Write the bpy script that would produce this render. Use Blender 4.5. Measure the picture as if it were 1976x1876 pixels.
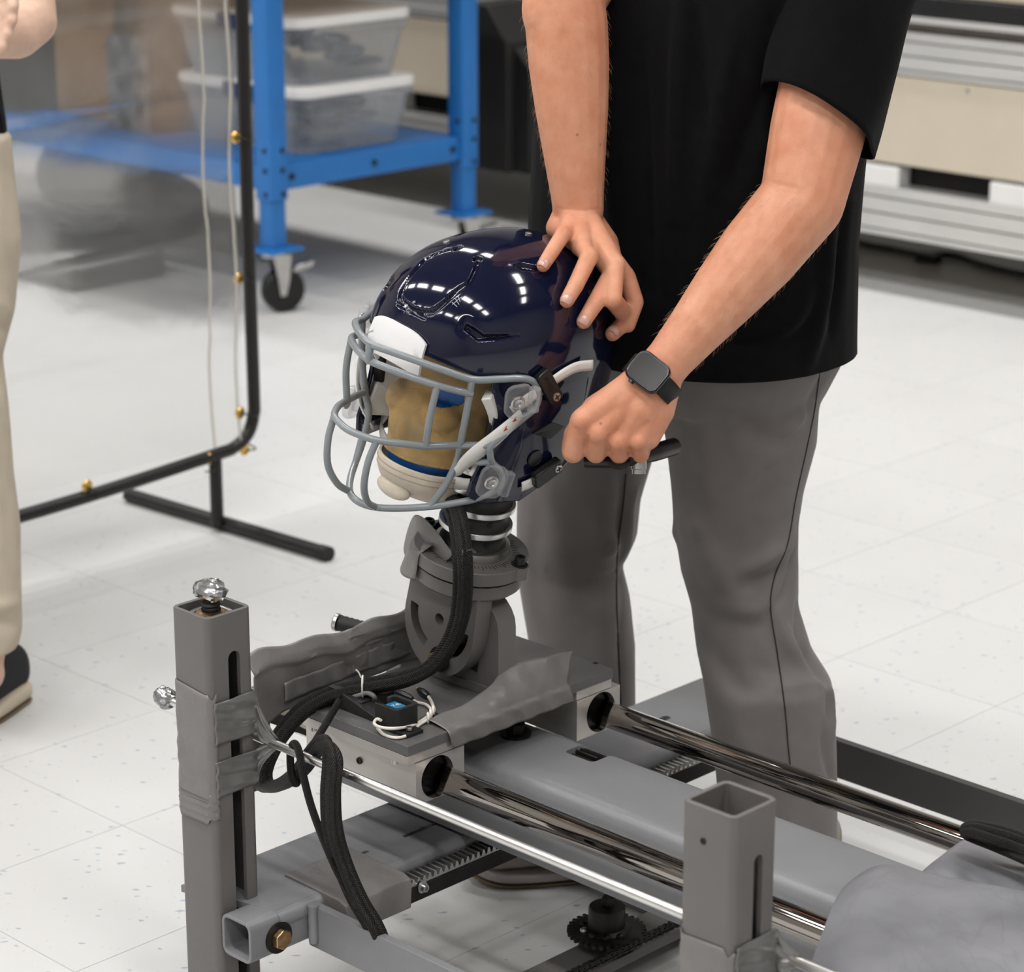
import bpy, bmesh, math, random
import numpy as np
from mathutils import Vector, Matrix
from mathutils.bvhtree import BVHTree

random.seed(7)
rng = np.random.default_rng(7)
scene = bpy.context.scene
for _o in list(bpy.data.objects):
    bpy.data.objects.remove(_o)
COL = scene.collection

# ------------------------------------------------------------------ camera
H, PITCH, FPX = 1.5, math.radians(17.0), 5000.0
AZ = math.radians(45.5)
cam_d = bpy.data.cameras.new('camera')
cam_d.sensor_fit = 'HORIZONTAL'
cam_d.sensor_width = 36.0
cam_d.lens = FPX / 1976 * 36.0
cam_d.clip_start, cam_d.clip_end = 0.05, 100
cam_d.dof.use_dof = True
cam_d.dof.focus_distance = 2.93
cam_d.dof.aperture_fstop = 7.0
cam = bpy.data.objects.new('camera', cam_d)
cam.location = (0, 0, H)
cam.rotation_euler = (math.pi / 2 - PITCH, 0, 0)
COL.objects.link(cam)
scene.camera = cam

# ------------------------------------------------------------------ exposure and world
vs = scene.view_settings
vs.view_transform = 'Standard'
vs.look = 'None'
vs.gamma = 1.0
vs.use_curve_mapping = False
vs.exposure = 0.0
world = bpy.data.worlds.new('world')
scene.world = world
world.use_nodes = True
world.node_tree.nodes['Background'].inputs[0].default_value = (0.9, 0.95, 1.0, 1)
world.node_tree.nodes['Background'].inputs[1].default_value = 0.03

cyc = scene.cycles
cyc.max_bounces = 5
cyc.diffuse_bounces = 2
cyc.glossy_bounces = 3
cyc.transmission_bounces = 4
cyc.transparent_max_bounces = 8
cyc.caustics_reflective = False
cyc.caustics_refractive = False
cyc.use_adaptive_sampling = True
cyc.adaptive_threshold = 0.05
cyc.adaptive_min_samples = 10
cyc.use_denoising = True

# ------------------------------------------------------------------ frames of reference
# the machine, the floor tiles and the benches all follow one pair of horizontal axes
Ud = np.array([math.sin(AZ), -math.cos(AZ), 0.0])
Vd = np.array([math.cos(AZ), math.sin(AZ), 0.0])
Zd = np.array([0.0, 0.0, 1.0])
FW = np.array([0, math.cos(PITCH), -math.sin(PITCH)])
UP = np.array([0, math.sin(PITCH), math.cos(PITCH)])
RT = np.array([1.0, 0, 0])
EYE = np.array([0, 0, H])

def W(u, v, z):
    return Ud * u + Vd * v + Zd * z

def ray(x, y):
    return FW + RT * ((x - 988) / FPX) - UP * ((y - 938) / FPX)

def at_t(x, y, t):                       # survey point at a given depth
    return EYE + ray(x, y) * t

def at_z(x, y, z):                       # survey point at a given height
    d = ray(x, y)
    return EYE + d * ((z - H) / d[2])

def at_v(x, y, v):
    d = ray(x, y)
    return EYE + d * (v / (d @ Vd))

def at_u(x, y, u):
    d = ray(x, y)
    return EYE + d * (u / (d @ Ud))

# ------------------------------------------------------------------ ceiling lights (real lamps of the hall)
CEIL = 6.2
LAMP_W = 61.0
LAMPS = [(u, v) for u in np.arange(-9.3, 3.5, 1.8) for v in (-3.0, 0.2, 4.8)]

# ------------------------------------------------------------------ mesh helpers
def nrm(a):
    a = np.asarray(a, float)
    return a / (np.linalg.norm(a) + 1e-12)

class MB:
    def __init__(self):
        self.V, self.F = [], []

    def add(self, vs_, fs):
        b = len(self.V)
        self.V.extend([tuple(map(float, v)) for v in vs_])
        self.F.extend([tuple(i + b for i in f) for f in fs])
        return self

    def box(self, c, hx, hy, hz, ax=Ud, ay=Vd, az=Zd):
        c = np.asarray(c, float)
        vs_ = [c + ax * (sx * hx) + ay * (sy * hy) + az * (sz * hz) for sz in (-1, 1) for sy in (-1, 1) for sx in (-1, 1)]
        if np.dot(np.cross(ax, ay), az) > 0:
            fs = [(0, 2, 3, 1), (4, 5, 7, 6), (0, 1, 5, 4), (1, 3, 7, 5), (3, 2, 6, 7), (2, 0, 4, 6)]
        else:
            fs = [(0, 1, 3, 2), (4, 6, 7, 5), (0, 4, 5, 1), (1, 5, 7, 3), (3, 7, 6, 2), (2, 6, 4, 0)]
        return self.add(vs_, fs)

    def ubox(self, u0, u1, v0, v1, z0, z1):
        return self.box(W((u0 + u1) / 2, (v0 + v1) / 2, (z0 + z1) / 2), (u1 - u0) / 2, (v1 - v0) / 2, (z1 - z0) / 2)

    def prism(self, poly, o, ax, ay, az, h):
        o = np.asarray(o, float)
        n = len(poly)
        area = sum(poly[i][0] * poly[(i + 1) % n][1] - poly[(i + 1) % n][0] * poly[i][1] for i in range(n))
        if (area > 0) != (np.dot(np.cross(ax, ay), az) * h > 0):
            poly = poly[::-1]
        vs_ = [o + ax * p[0] + ay * p[1] for p in poly] + [o + ax * p[0] + ay * p[1] + az * h for p in poly]
        fs = [tuple(range(n))[::-1], tuple(range(n, 2 * n))] + [(i, (i + 1) % n, n + (i + 1) % n, n + i) for i in range(n)]
        return self.add(vs_, fs)

    def pipe(self, outer, inner, o, ax, ay, az, h):
        """hollow prism; outer and inner loops have the same count"""
        o = np.asarray(o, float)
        n = len(outer)
        L = lambda poly, k: [o + ax * p[0] + ay * p[1] + az * k for p in poly]
        vs_ = L(outer, 0) + L(outer, h) + L(inner, 0) + L(inner, h)
        fs = []
        for i in range(n):
            j = (i + 1) % n
            fs += [(i, j, n + j, n + i), (2 * n + j, 2 * n + i, 3 * n + i, 3 * n + j),
                   (n + i, n + j, 3 * n + j, 3 * n + i), (j, i, 2 * n + i, 2 * n + j)]
        return self.add(vs_, fs)

    def tube(self, path, r, n=10, caps=True, closed=False, up=None, flat=1.0):
        P = np.asarray(path, float)
        m = len(P)
        R = np.full(m, r) if np.isscalar(r) else np.asarray(r, float)
        if closed:
            T = np.roll(P, -1, 0) - np.roll(P, 1, 0)
        else:
            T = np.gradient(P, axis=0)
        T /= np.linalg.norm(T, axis=1)[:, None] + 1e-12
        a = np.asarray(up, float) if up is not None else (Zd if abs(T[0][2]) < 0.9 else Ud)
        vs_ = []
        N = nrm(a - T[0] * (a @ T[0]))
        for i in range(m):
            if up is not None:
                N = nrm(a - T[i] * (a @ T[i]))
            else:
                N = nrm(N - T[i] * (N @ T[i]))
            B = np.cross(T[i], N)
            for k in range(n):
                an = 2 * math.pi * k / n
                vs_.append(P[i] + (N * math.cos(an) * flat + B * math.sin(an)) * R[i])
        fs = []
        for i in range(m if closed else m - 1):
            i2 = (i + 1) % m
            for k in range(n):
                k2 = (k + 1) % n
                fs.append((i * n + k, i * n + k2, i2 * n + k2, i2 * n + k))
        if caps and not closed:
            fs.append(tuple(range(n))[::-1])
            fs.append(tuple((m - 1) * n + k for k in range(n)))
        return self.add(vs_, fs)

    def lathe(self, prof, o, axis=Zd, n=32, ref=None):
        o = np.asarray(o, float)
        axis = nrm(axis)
        a = np.asarray(ref, float) if ref is not None else (Ud if abs(axis @ Ud) < 0.8 else Zd)
        X = nrm(a - axis * (a @ axis))
        Y = np.cross(axis, X)
        vs_, fs = [], []
        m = len(prof)
        for r, z in prof:
            for k in range(n):
                an = 2 * math.pi * k / n
                vs_.append(o + axis * z + (X * math.cos(an) + Y * math.sin(an)) * max(r, 1e-5))
        for i in range(m - 1):
            for k in range(n):
                k2 = (k + 1) % n
                fs.append((i * n + k, i * n + k2, (i + 1) * n + k2, (i + 1) * n + k))
        fs.append(tuple(range(n))[::-1])
        fs.append(tuple((m - 1) * n + k for k in range(n)))
        return self.add(vs_, fs)

    def ellipsoid(self, c, X, Y, Z, a, b, cc, nu=24, nv=14):
        c = np.asarray(c, float)
        vs_, fs = [c + Z * cc], []
        for i in range(1, nv):
            ph = math.pi * i / nv
            for k in range(nu):
                th = 2 * math.pi * k / nu
                vs_.append(c + X * (a * math.sin(ph) * math.cos(th)) + Y * (b * math.sin(ph) * math.sin(th)) + Z * (cc * math.cos(ph)))
        vs_.append(c - Z * cc)
        last = len(vs_) - 1
        for k in range(nu):
            k2 = (k + 1) % nu
            fs.append((0, 1 + k, 1 + k2))
            fs.append((last, last - nu + k2, last - nu + k))
        for i in range(nv - 2):
            for k in range(nu):
                k2 = (k + 1) % nu
                b0 = 1 + i * nu
                fs.append((b0 + k, b0 + nu + k, b0 + nu + k2, b0 + k2))
        return self.add(vs_, fs)

    def cone(self, p, q, r1, r2, n=18, m=5):
        """round cone: a tapered capsule"""
        p, q = np.asarray(p, float), np.asarray(q, float)
        d = np.linalg.norm(q - p)
        ax = nrm(q - p)
        prof = []
        for i in range(m + 1):
            a = math.pi / 2 * (1 - i / m)
            prof.append((r1 * math.cos(a), -r1 * math.sin(a)))
        for i in range(m + 1):
            a = math.pi / 2 * i / m
            prof.append((r2 * math.cos(a), d + r2 * math.sin(a)))
        return self.lathe(prof, p, ax, n)

    def grid(self, fn, nu, nv, wrap=False):
        vs_ = [fn(i / (nu if wrap else nu - 1), j / (nv - 1)) for j in range(nv) for i in range(nu)]
        fs = []
        for j in range(nv - 1):
            for i in range(nu if wrap else nu - 1):
                i2 = (i + 1) % nu
                fs.append((j * nu + i, j * nu + i2, (j + 1) * nu + i2, (j + 1) * nu + i))
        return self.add(vs_, fs)

def rrect(w, h, r, n=5, cx=0.0, cy=0.0):
    out = []
    for (sx, sy, a0) in ((1, 1, 0), (-1, 1, 90), (-1, -1, 180), (1, -1, 270)):
        for k in range(n + 1):
            a = math.radians(a0 + 90 * k / n)
            out.append((cx + sx * (w / 2 - r) + r * math.cos(a), cy + sy * (h / 2 - r) + r * math.sin(a)))
    return out

def crv(pts, n=8, closed=False):
    """Catmull-Rom through the points"""
    P = np.asarray(pts, float)
    m = len(P)
    if m < 3:
        return [P[0] + (P[-1] - P[0]) * t for t in np.linspace(0, 1, n + 1)]
    out = []
    seg = m if closed else m - 1
    for i in range(seg):
        p1, p2 = P[i], P[(i + 1) % m]
        p0 = P[i - 1] if (i > 0 or closed) else 2 * p1 - p2
        p3 = P[(i + 2) % m] if (i + 2 < m or closed) else 2 * p2 - p1
        for k in range(n):
            t = k / n
            out.append(0.5 * ((2 * p1) + (-p0 + p2) * t + (2 * p0 - 5 * p1 + 4 * p2 - p3) * t * t + (-p0 + 3 * p1 - 3 * p2 + p3) * t ** 3))
    if not closed:
        out.append(P[-1])
    return out

def wloc(o):
    p = np.zeros(3)
    while o is not None:
        p += np.array(o.location)
        o = o.parent
    return p

def link(name, mesh, mat=None, parent=None):
    o = bpy.data.objects.new(name, mesh)
    COL.objects.link(o)
    if parent is not None:
        o.parent = parent
    if mat is not None and mesh is not None:
        mesh.materials.clear()
        mesh.materials.append(mat)
    return o

def build(name, mb, mat, parent=None, smooth=35, bevel=0.0, seg=2, sub=0, solid=0.0, base=None, bang=40):
    """one mesh object from world-space geometry; its origin follows its parent (or its own base)"""
    off = wloc(parent) if parent is not None else (np.asarray(base, float) if base is not None else np.zeros(3))
    me = bpy.data.meshes.new(name)
    me.from_pydata([tuple(np.asarray(v) - off) for v in mb.V], [], mb.F)
    me.validate()
    if smooth:
        me.shade_smooth()
        if smooth < 180:
            me.set_sharp_from_angle(angle=math.radians(smooth))
    o = link(name, me, mat, parent)
    if parent is None:
        o.location = off
    if solid:
        m = o.modifiers.new('solid', 'SOLIDIFY')
        m.thickness = solid
        m.offset = 0 if solid > 0 else 1
        m.thickness = abs(solid)
    if bevel:
        m = o.modifiers.new('bevel', 'BEVEL')
        m.width = bevel
        m.segments = seg
        m.limit_method = 'ANGLE'
        m.angle_limit = math.radians(bang)
        m.harden_normals = True
    if sub:
        m = o.modifiers.new('sub', 'SUBSURF')
        m.levels = m.render_levels = sub
    return o

def bake(o):
    """replace an object's mesh by its evaluated one"""
    dg = bpy.context.evaluated_depsgraph_get()
    ev = o.evaluated_get(dg)
    me = bpy.data.meshes.new_from_object(ev)
    o.modifiers.clear()
    o.data = me
    return o

def cut(o, mb, smooth=35):
    """boolean difference by a closed cutter, then baked"""
    off = wloc(o)
    me = bpy.data.meshes.new('cutter')
    me.from_pydata([tuple(np.asarray(v) - off) for v in mb.V], [], mb.F)
    c = bpy.data.objects.new('cutter', me)
    c.location = off
    COL.objects.link(c)
    bm = bmesh.new(); bm.from_mesh(me); bmesh.ops.recalc_face_normals(bm, faces=bm.faces); bm.to_mesh(me); bm.free()
    m = o.modifiers.new('cut', 'BOOLEAN')
    m.operation = 'DIFFERENCE'
    m.solver = 'EXACT'
    m.object = c
    bpy.context.view_layer.update()
    bake(o)
    bpy.data.objects.remove(c)
    if smooth:
        o.data.shade_smooth()
        o.data.set_sharp_from_angle(angle=math.radians(smooth))
    return o

def remesh(mb, voxel, smooth_iter=4, fac=0.5):
    """weld overlapping solids into one continuous skin; returns (V array, faces)"""
    me = bpy.data.meshes.new('tmp')
    me.from_pydata(mb.V, [], mb.F)
    o = bpy.data.objects.new('tmp', me)
    COL.objects.link(o)
    m = o.modifiers.new('r', 'REMESH')
    m.mode = 'VOXEL'
    m.voxel_size = voxel
    if smooth_iter:
        s = o.modifiers.new('s', 'SMOOTH')
        s.factor = fac
        s.iterations = smooth_iter
    bpy.context.view_layer.update()
    dg = bpy.context.evaluated_depsgraph_get()
    ev = bpy.data.meshes.new_from_object(o.evaluated_get(dg))
    n = len(ev.vertices)
    V = np.empty(n * 3)
    ev.vertices.foreach_get('co', V)
    V = V.reshape(n, 3)
    F = [tuple(p.vertices) for p in ev.polygons]
    bpy.data.objects.remove(o)
    bpy.data.meshes.remove(ev)
    return V, F

def thing(name, label, cat, base, group=None):
    o = link(name, None)
    o.location = tuple(np.asarray(base, float))
    o.empty_display_size = 0.05
    o['label'] = label
    o['category'] = cat
    if group:
        o['group'] = group
    return o

def tag(o, label, cat, group=None):
    o['label'] = label
    o['category'] = cat
    if group:
        o['group'] = group
    return o

def struct(o):
    o['kind'] = 'structure'
    return o

# ------------------------------------------------------------------ materials
def srgb(r, g, b):
    f = lambda c: (c / 255 / 12.92) if c / 255 <= 0.04045 else ((c / 255 + 0.055) / 1.055) ** 2.4
    return (f(r), f(g), f(b))

def pm(name, base, rough=0.5, metal=0.0, var=0.08, scale=12.0, bump=0.0, bscale=300.0, coat=0.0, spec=0.5, rvar=0.0,
       sheen=0.0, trans=0.0, ior=1.45, alpha=1.0, stretch=None, sss=0.0, col2=None, detail=4.0):
    """procedural Principled material: colour drift from noise, optional fine relief"""
    m = bpy.data.materials.new(name)
    m.use_nodes = True
    nt = m.node_tree
    b = nt.nodes['Principled BSDF']
    L = nt.links.new
    tc = nt.nodes.new('ShaderNodeTexCoord')
    mp = nt.nodes.new('ShaderNodeMapping')
    L(tc.outputs['Object'], mp.inputs[0])
    if stretch:
        mp.inputs['Scale'].default_value = stretch
    nz = nt.nodes.new('ShaderNodeTexNoise')
    nz.inputs['Scale'].default_value = scale
    nz.inputs['Detail'].default_value = detail
    L(mp.outputs[0], nz.inputs['Vector'])
    ramp = nt.nodes.new('ShaderNodeValToRGB')
    c = np.array(base)
    c0 = np.clip(c * (1 - var), 0, 1)
    c1 = np.clip(np.array(col2) if col2 else c * (1 + var), 0, 1)
    ramp.color_ramp.elements[0].position = 0.3
    ramp.color_ramp.elements[1].position = 0.7
    ramp.color_ramp.elements[0].color = (*c0, 1)
    ramp.color_ramp.elements[1].color = (*c1, 1)
    L(nz.outputs['Fac'], ramp.inputs[0])
    L(ramp.outputs[0], b.inputs['Base Color'])
    b.inputs['Roughness'].default_value = rough
    b.inputs['Metallic'].default_value = metal
    b.inputs['Specular IOR Level'].default_value = spec
    b.inputs['Coat Weight'].default_value = coat
    b.inputs['Coat Roughness'].default_value = 0.04
    b.inputs['IOR'].default_value = ior
    b.inputs['Transmission Weight'].default_value = trans
    b.inputs['Alpha'].default_value = alpha
    if sss:
        b.inputs['Subsurface Weight'].default_value = sss
        b.inputs['Subsurface Radius'].default_value = (0.008, 0.003, 0.0015)
        b.inputs['Subsurface Scale'].default_value = 1.0
    if sheen:
        b.inputs['Sheen Weight'].default_value = sheen
        b.inputs['Sheen Roughness'].default_value = 0.5
    if rvar:
        mr = nt.nodes.new('ShaderNodeMapRange')
        mr.inputs['To Min'].default_value = max(rough - rvar, 0.02)
        mr.inputs['To Max'].default_value = rough + rvar
        L(nz.outputs['Fac'], mr.inputs[0])
        L(mr.outputs[0], b.inputs['Roughness'])
    if bump:
        n2 = nt.nodes.new('ShaderNodeTexNoise')
        n2.inputs['Scale'].default_value = bscale
        n2.inputs['Detail'].default_value = 3.0
        L(mp.outputs[0], n2.inputs['Vector'])
        bp = nt.nodes.new('ShaderNodeBump')
        bp.inputs['Strength'].default_value = bump
        bp.inputs['Distance'].default_value = 0.002
        L(n2.outputs['Fac'], bp.inputs['Height'])
        L(bp.outputs[0], b.inputs['Normal'])
    return m

M = {}
M['paint'] = pm('grey_paint', (0.128, 0.120, 0.116), 0.42, 0.0, 0.06, 9, 0.12, 900, rvar=0.06)
M['paint_dark'] = pm('dark_grey_paint', (0.055, 0.053, 0.053), 0.42, 0.0, 0.08, 9, 0.1, 900)
M['paint_blue_grey'] = pm('beam_grey_paint', (0.195, 0.196, 0.205), 0.34, 0.0, 0.08, 7, 0.1, 800, rvar=0.06)
M['anod'] = pm('grey_anodised', (0.130, 0.125, 0.123), 0.36, 0.2, 0.06, 15, 0.06, 1200)
M['alu'] = pm('raw_aluminium', (0.56, 0.53, 0.50), 0.42, 0.75, 0.10, 8, 0.12, 500, stretch=(1, 1, 6))
M['alu_bright'] = pm('bright_aluminium', (0.66, 0.65, 0.63), 0.30, 1.0, 0.05, 30, 0.05, 900)
M['chrome'] = pm('hard_chrome', (0.36, 0.33, 0.305), 0.05, 1.0, 0.04, 20)
M['steel'] = pm('zinc_steel', (0.50, 0.49, 0.48), 0.32, 1.0, 0.08, 60)
M['brass'] = pm('brass', (0.85, 0.55, 0.16), 0.28, 1.0, 0.1, 60)
M['bolt'] = pm('yellow_zinc_bolt', (0.42, 0.27, 0.14), 0.35, 1.0, 0.3, 120, 0.2, 400)
M['black_steel'] = pm('black_oxide_steel', (0.014, 0.013, 0.012), 0.42, 0.3, 0.3, 40, 0.1, 400)
M['black_plastic'] = pm('black_plastic', (0.006, 0.006, 0.0065), 0.33, 0.0, 0.2, 30)
M['black_matte'] = pm('black_matte_plastic', (0.010, 0.0095, 0.0095), 0.6, 0.0, 0.2, 60, 0.1, 600)
M['rubber'] = pm('black_rubber', (0.007, 0.0068, 0.0068), 0.5, 0.0, 0.2, 30)
M['dark'] = pm('inside_shade', (0.006, 0.006, 0.006), 0.8, 0.0, 0.1, 10)  # near-black colour stands in for shade inside holes, slots and gaps
M['tape'] = pm('grey_duct_tape', (0.165, 0.155, 0.150), 0.36, 0.0, 0.08, 25, 0.35, 90, rvar=0.08)
M['tape_shiny'] = pm('stretched_duct_tape', (0.18, 0.175, 0.17), 0.24, 0.35, 0.15, 30, 0.5, 60)
M['foil'] = pm('crumpled_foil_tape', (0.36, 0.36, 0.37), 0.25, 0.9, 0.1, 60, 0.3, 120)
M['white_plastic'] = pm('white_plastic', (0.80, 0.80, 0.80), 0.35, 0.0, 0.03, 10)
M['white_cable'] = pm('white_cable', (0.74, 0.69, 0.62), 0.45, 0.0, 0.05, 60)

# ================================================================== the hall
def floor_material():
    m = bpy.data.materials.new('speckled_vinyl_tile')
    m.use_nodes = True
    nt = m.node_tree
    b = nt.nodes['Principled BSDF']
    L = nt.links.new
    geo = nt.nodes.new('ShaderNodeNewGeometry')
    oi = nt.nodes.new('ShaderNodeObjectInfo')
    base = nt.nodes.new('ShaderNodeTexNoise')
    base.inputs['Scale'].default_value = 3.0
    L(geo.outputs['Position'], base.inputs['Vector'])
    r0 = nt.nodes.new('ShaderNodeValToRGB')
    r0.color_ramp.elements[0].color = (0.60, 0.595, 0.585, 1)
    r0.color_ramp.elements[1].color = (0.66, 0.657, 0.648, 1)
    L(base.outputs['Fac'], r0.inputs[0])
    cur = r0.outputs[0]
    # flecks: sparse stretched cells, blue, grey and a few tan
    for (sc, st, lo, hi, colr, w) in ((48, (1, 2.2, 1), 0.17, 0.23, (0.16, 0.28, 0.38), 0.72), (70, (2.4, 1, 1), 0.15, 0.22, (0.42, 0.44, 0.46), 0.5),
                                      (46, (1.0, 1.7, 1), 0.09, 0.14, (0.55, 0.48, 0.40), 0.5), (120, (1, 2, 1), 0.16, 0.24, (0.58, 0.58, 0.59), 0.4)):
        mp = nt.nodes.new('ShaderNodeMapping')
        mp.inputs['Rotation'].default_value = (0, 0, AZ + sc)
        mp.inputs['Scale'].default_value = st
        L(geo.outputs['Position'], mp.inputs[0])
        warp = nt.nodes.new('ShaderNodeTexNoise')
        warp.inputs['Scale'].default_value = 60
        L(mp.outputs[0], warp.inputs['Vector'])
        mx = nt.nodes.new('ShaderNodeMixRGB')
        mx.inputs[0].default_value = 0.02
        L(mp.outputs[0], mx.inputs[1])
        L(warp.outputs['Color'], mx.inputs[2])
        vo = nt.nodes.new('ShaderNodeTexVoronoi')
        vo.inputs['Scale'].default_value = sc
        L(mx.outputs[0], vo.inputs['Vector'])
        # only some of the cells carry a fleck
        sel = nt.nodes.new('ShaderNodeSeparateColor')
        L(vo.outputs['Color'], sel.inputs[0])
        gate = nt.nodes.new('ShaderNodeMath')
        gate.operation = 'GREATER_THAN'
        gate.inputs[1].default_value = 0.84
        L(sel.outputs[0], gate.inputs[0])
        rr = nt.nodes.new('ShaderNodeMapRange')
        rr.inputs['From Min'].default_value = lo
        rr.inputs['From Max'].default_value = hi
        rr.inputs['To Min'].default_value = w
        rr.inputs['To Max'].default_value = 0.0
        L(vo.outputs['Distance'], rr.inputs[0])
        mu = nt.nodes.new('ShaderNodeMath')
        mu.operation = 'MULTIPLY'
        L(rr.outputs[0], mu.inputs[0])
        L(gate.outputs[0], mu.inputs[1])
        mix = nt.nodes.new('ShaderNodeMixRGB')
        mix.inputs[2].default_value = (*colr, 1)
        L(mu.outputs[0], mix.inputs[0])
        L(cur, mix.inputs[1])
        cur = mix.outputs[0]
    # each tile a touch lighter or darker
    hv = nt.nodes.new('ShaderNodeHueSaturation')
    mr = nt.nodes.new('ShaderNodeMapRange')
    mr.inputs['To Min'].default_value = 0.985
    mr.inputs['To Max'].default_value = 1.015
    L(oi.outputs['Random'], mr.inputs[0])
    L(mr.outputs[0], hv.inputs['Value'])
    L(cur, hv.inputs['Color'])
    L(hv.outputs[0], b.inputs['Base Color'])
    b.inputs['Roughness'].default_value = 0.40
    b.inputs['Specular IOR Level'].default_value = 0.3
    n2 = nt.nodes.new('ShaderNodeTexNoise')
    n2.inputs['Scale'].default_value = 14
    L(geo.outputs['Position'], n2.inputs['Vector'])
    bp = nt.nodes.new('ShaderNodeBump')
    bp.inputs['Strength'].default_value = 0.05
    bp.inputs['Distance'].default_value = 0.004
    L(n2.outputs['Fac'], bp.inputs['Height'])
    L(bp.outputs[0], b.inputs['Normal'])
    return m

M['vinyl'] = floor_material()
M['seam'] = pm('tile_seam', (0.50, 0.46, 0.41), 0.7, 0, 0.12, 20)
M['wall'] = pm('painted_wall', (0.40, 0.385, 0.36), 0.7, 0, 0.03, 3, 0.1, 60)
M['ceiling'] = pm('ceiling_grey', (0.20, 0.19, 0.18), 0.8, 0, 0.03, 3)

U0, U1, V0, V1 = -11.5, 6.0, -5.0, 9.0
fb = MB().ubox(U0, U1, V0, V1, -0.12, -0.004)
floor = struct(build('floor', fb, M['seam'], None, 0, base=(0, 0, 0)))
TS = 0.3048
GU, GV = -2.391, 1.668
tiles = []
for iu in range(int((U0 - GU) / TS) + 1, int((U1 - GU) / TS)):
    for iv in range(int((V0 - GV) / TS) + 1, int((V1 - GV) / TS)):
        cu, cv = GU + (iu + .5) * TS, GV + (iv + .5) * TS
        p = W(cu, cv, 0) - EYE
        d = p @ FW
        seen = False
        if d > 0.5:
            for du in (-.5, .5):
                for dv in (-.5, .5):
                    q = W(cu + du * TS, cv + dv * TS, 0) - EYE
                    z = q @ FW
                    x, y = 988 + FPX * (q @ RT) / z, 938 - FPX * (q @ UP) / z
                    seen |= (-20 < x < 1996 and -20 < y < 1896)
        tiles.append((not seen, d if d > 0 else 99, cu, cv))
tiles.sort()
g = TS / 2 - 0.00045
tm = bpy.data.meshes.new('tile')
_mb = MB().ubox(-g, g, -g, g, -0.003, 0.0)
tm.from_pydata(_mb.V, [], _mb.F)
tm.materials.append(M['vinyl'])
rest = MB()
for k, (uns, d, cu, cv) in enumerate(tiles):
    if k < 300:
        t = link('tile', tm, None, floor)
        t.location = tuple(W(cu, cv, 0))
    else:
        a = [W(cu + sx * g, cv + sy * g, 0) for sx, sy in ((-1, -1), (1, -1), (1, 1), (-1, 1))]
        rest.add(a, [(0, 1, 2, 3)])
ro = build('tile_field', rest, M['vinyl'], floor, 0)
ro['kind'] = 'stuff'

wt = 0.1
for nm, a in (('wall_back', (U0, U1, V1, V1 + wt)), ('wall_front', (U0, U1, V0 - wt, V0)),
              ('wall_left', (U0 - wt, U0, V0, V1)), ('wall_right', (U1, U1 + wt, V0, V1))):
    struct(build(nm, MB().ubox(*a, -0.1, CEIL + 0.1), M['wall'], None, 0))
struct(build('ceiling', MB().ubox(U0, U1, V0, V1, CEIL, CEIL + 0.1), M['ceiling'], None, 0))

M['lamp_frame'] = pm('lamp_frame_white', (0.8, 0.8, 0.8), 0.5)
for i, (lu, lv) in enumerate(LAMPS):
    if i == 0:
        fr = MB().pipe(rrect(1.26, 0.51, 0.01, 2), rrect(1.20, 0.45, 0.01, 2), W(0, 0, -0.05), Ud, Vd, Zd, 0.05)
        fr_me = bpy.data.meshes.new('lamp_frame')
        fr_me.from_pydata(fr.V, [], fr.F)
        fr_me.materials.append(M['lamp_frame'])
    root = thing('ceiling_light', 'white framed panel light in the ceiling', 'ceiling light', W(lu, lv, CEIL), 'panel lights in the ceiling')
    link('lamp_frame', fr_me, None, root)
    ld = bpy.data.lights.new('lamp_panel', 'AREA')
    ld.shape = 'RECTANGLE'
    ld.size, ld.size_y = 1.2, 0.45
    ld.energy = LAMP_W
    ld.color = (1.0, 0.99, 0.975)
    lo = bpy.data.objects.new('lamp_panel', ld)
    COL.objects.link(lo)
    lo.parent = root
    lo.location = (0, 0, -0.035)
    lo.rotation_euler = (0, 0, AZ - math.pi / 2)

# ================================================================== the slide table (one bolted frame)
HEX = lambda r: [(r * math.cos(math.pi / 3 * k), r * math.sin(math.pi / 3 * k)) for k in range(6)]
RAIL_V, RAIL_Z, RAIL_R = (1.900, 2.177), 0.311, 0.0159
table = thing('slide_table', 'grey steel slide table with two chrome rails and square posts', 'test rig', W(-1.9, 2.0, 0))

def sq_tube(name, c, ax, ay, az, length, s, wall, r, mat, parent, bev=0.0012):
    mb = MB().pipe(rrect(s, s, r, 5), rrect(s - 2 * wall, s - 2 * wall, max(r - wall, 0.002), 5), c, ax, ay, az, length)
    return build(name, mb, mat, parent, 35, bev, 1)

def stadium(w, h, n=8):
    """upright slot outline, rounded at both ends, centred"""
    r = w / 2
    out = [(r * math.cos(a), h / 2 - r + r * math.sin(a)) for a in np.linspace(0, math.pi, n)]
    out += [(r * math.cos(a), -h / 2 + r + r * math.sin(a)) for a in np.linspace(math.pi, 2 * math.pi, n)]
    return out

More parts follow.
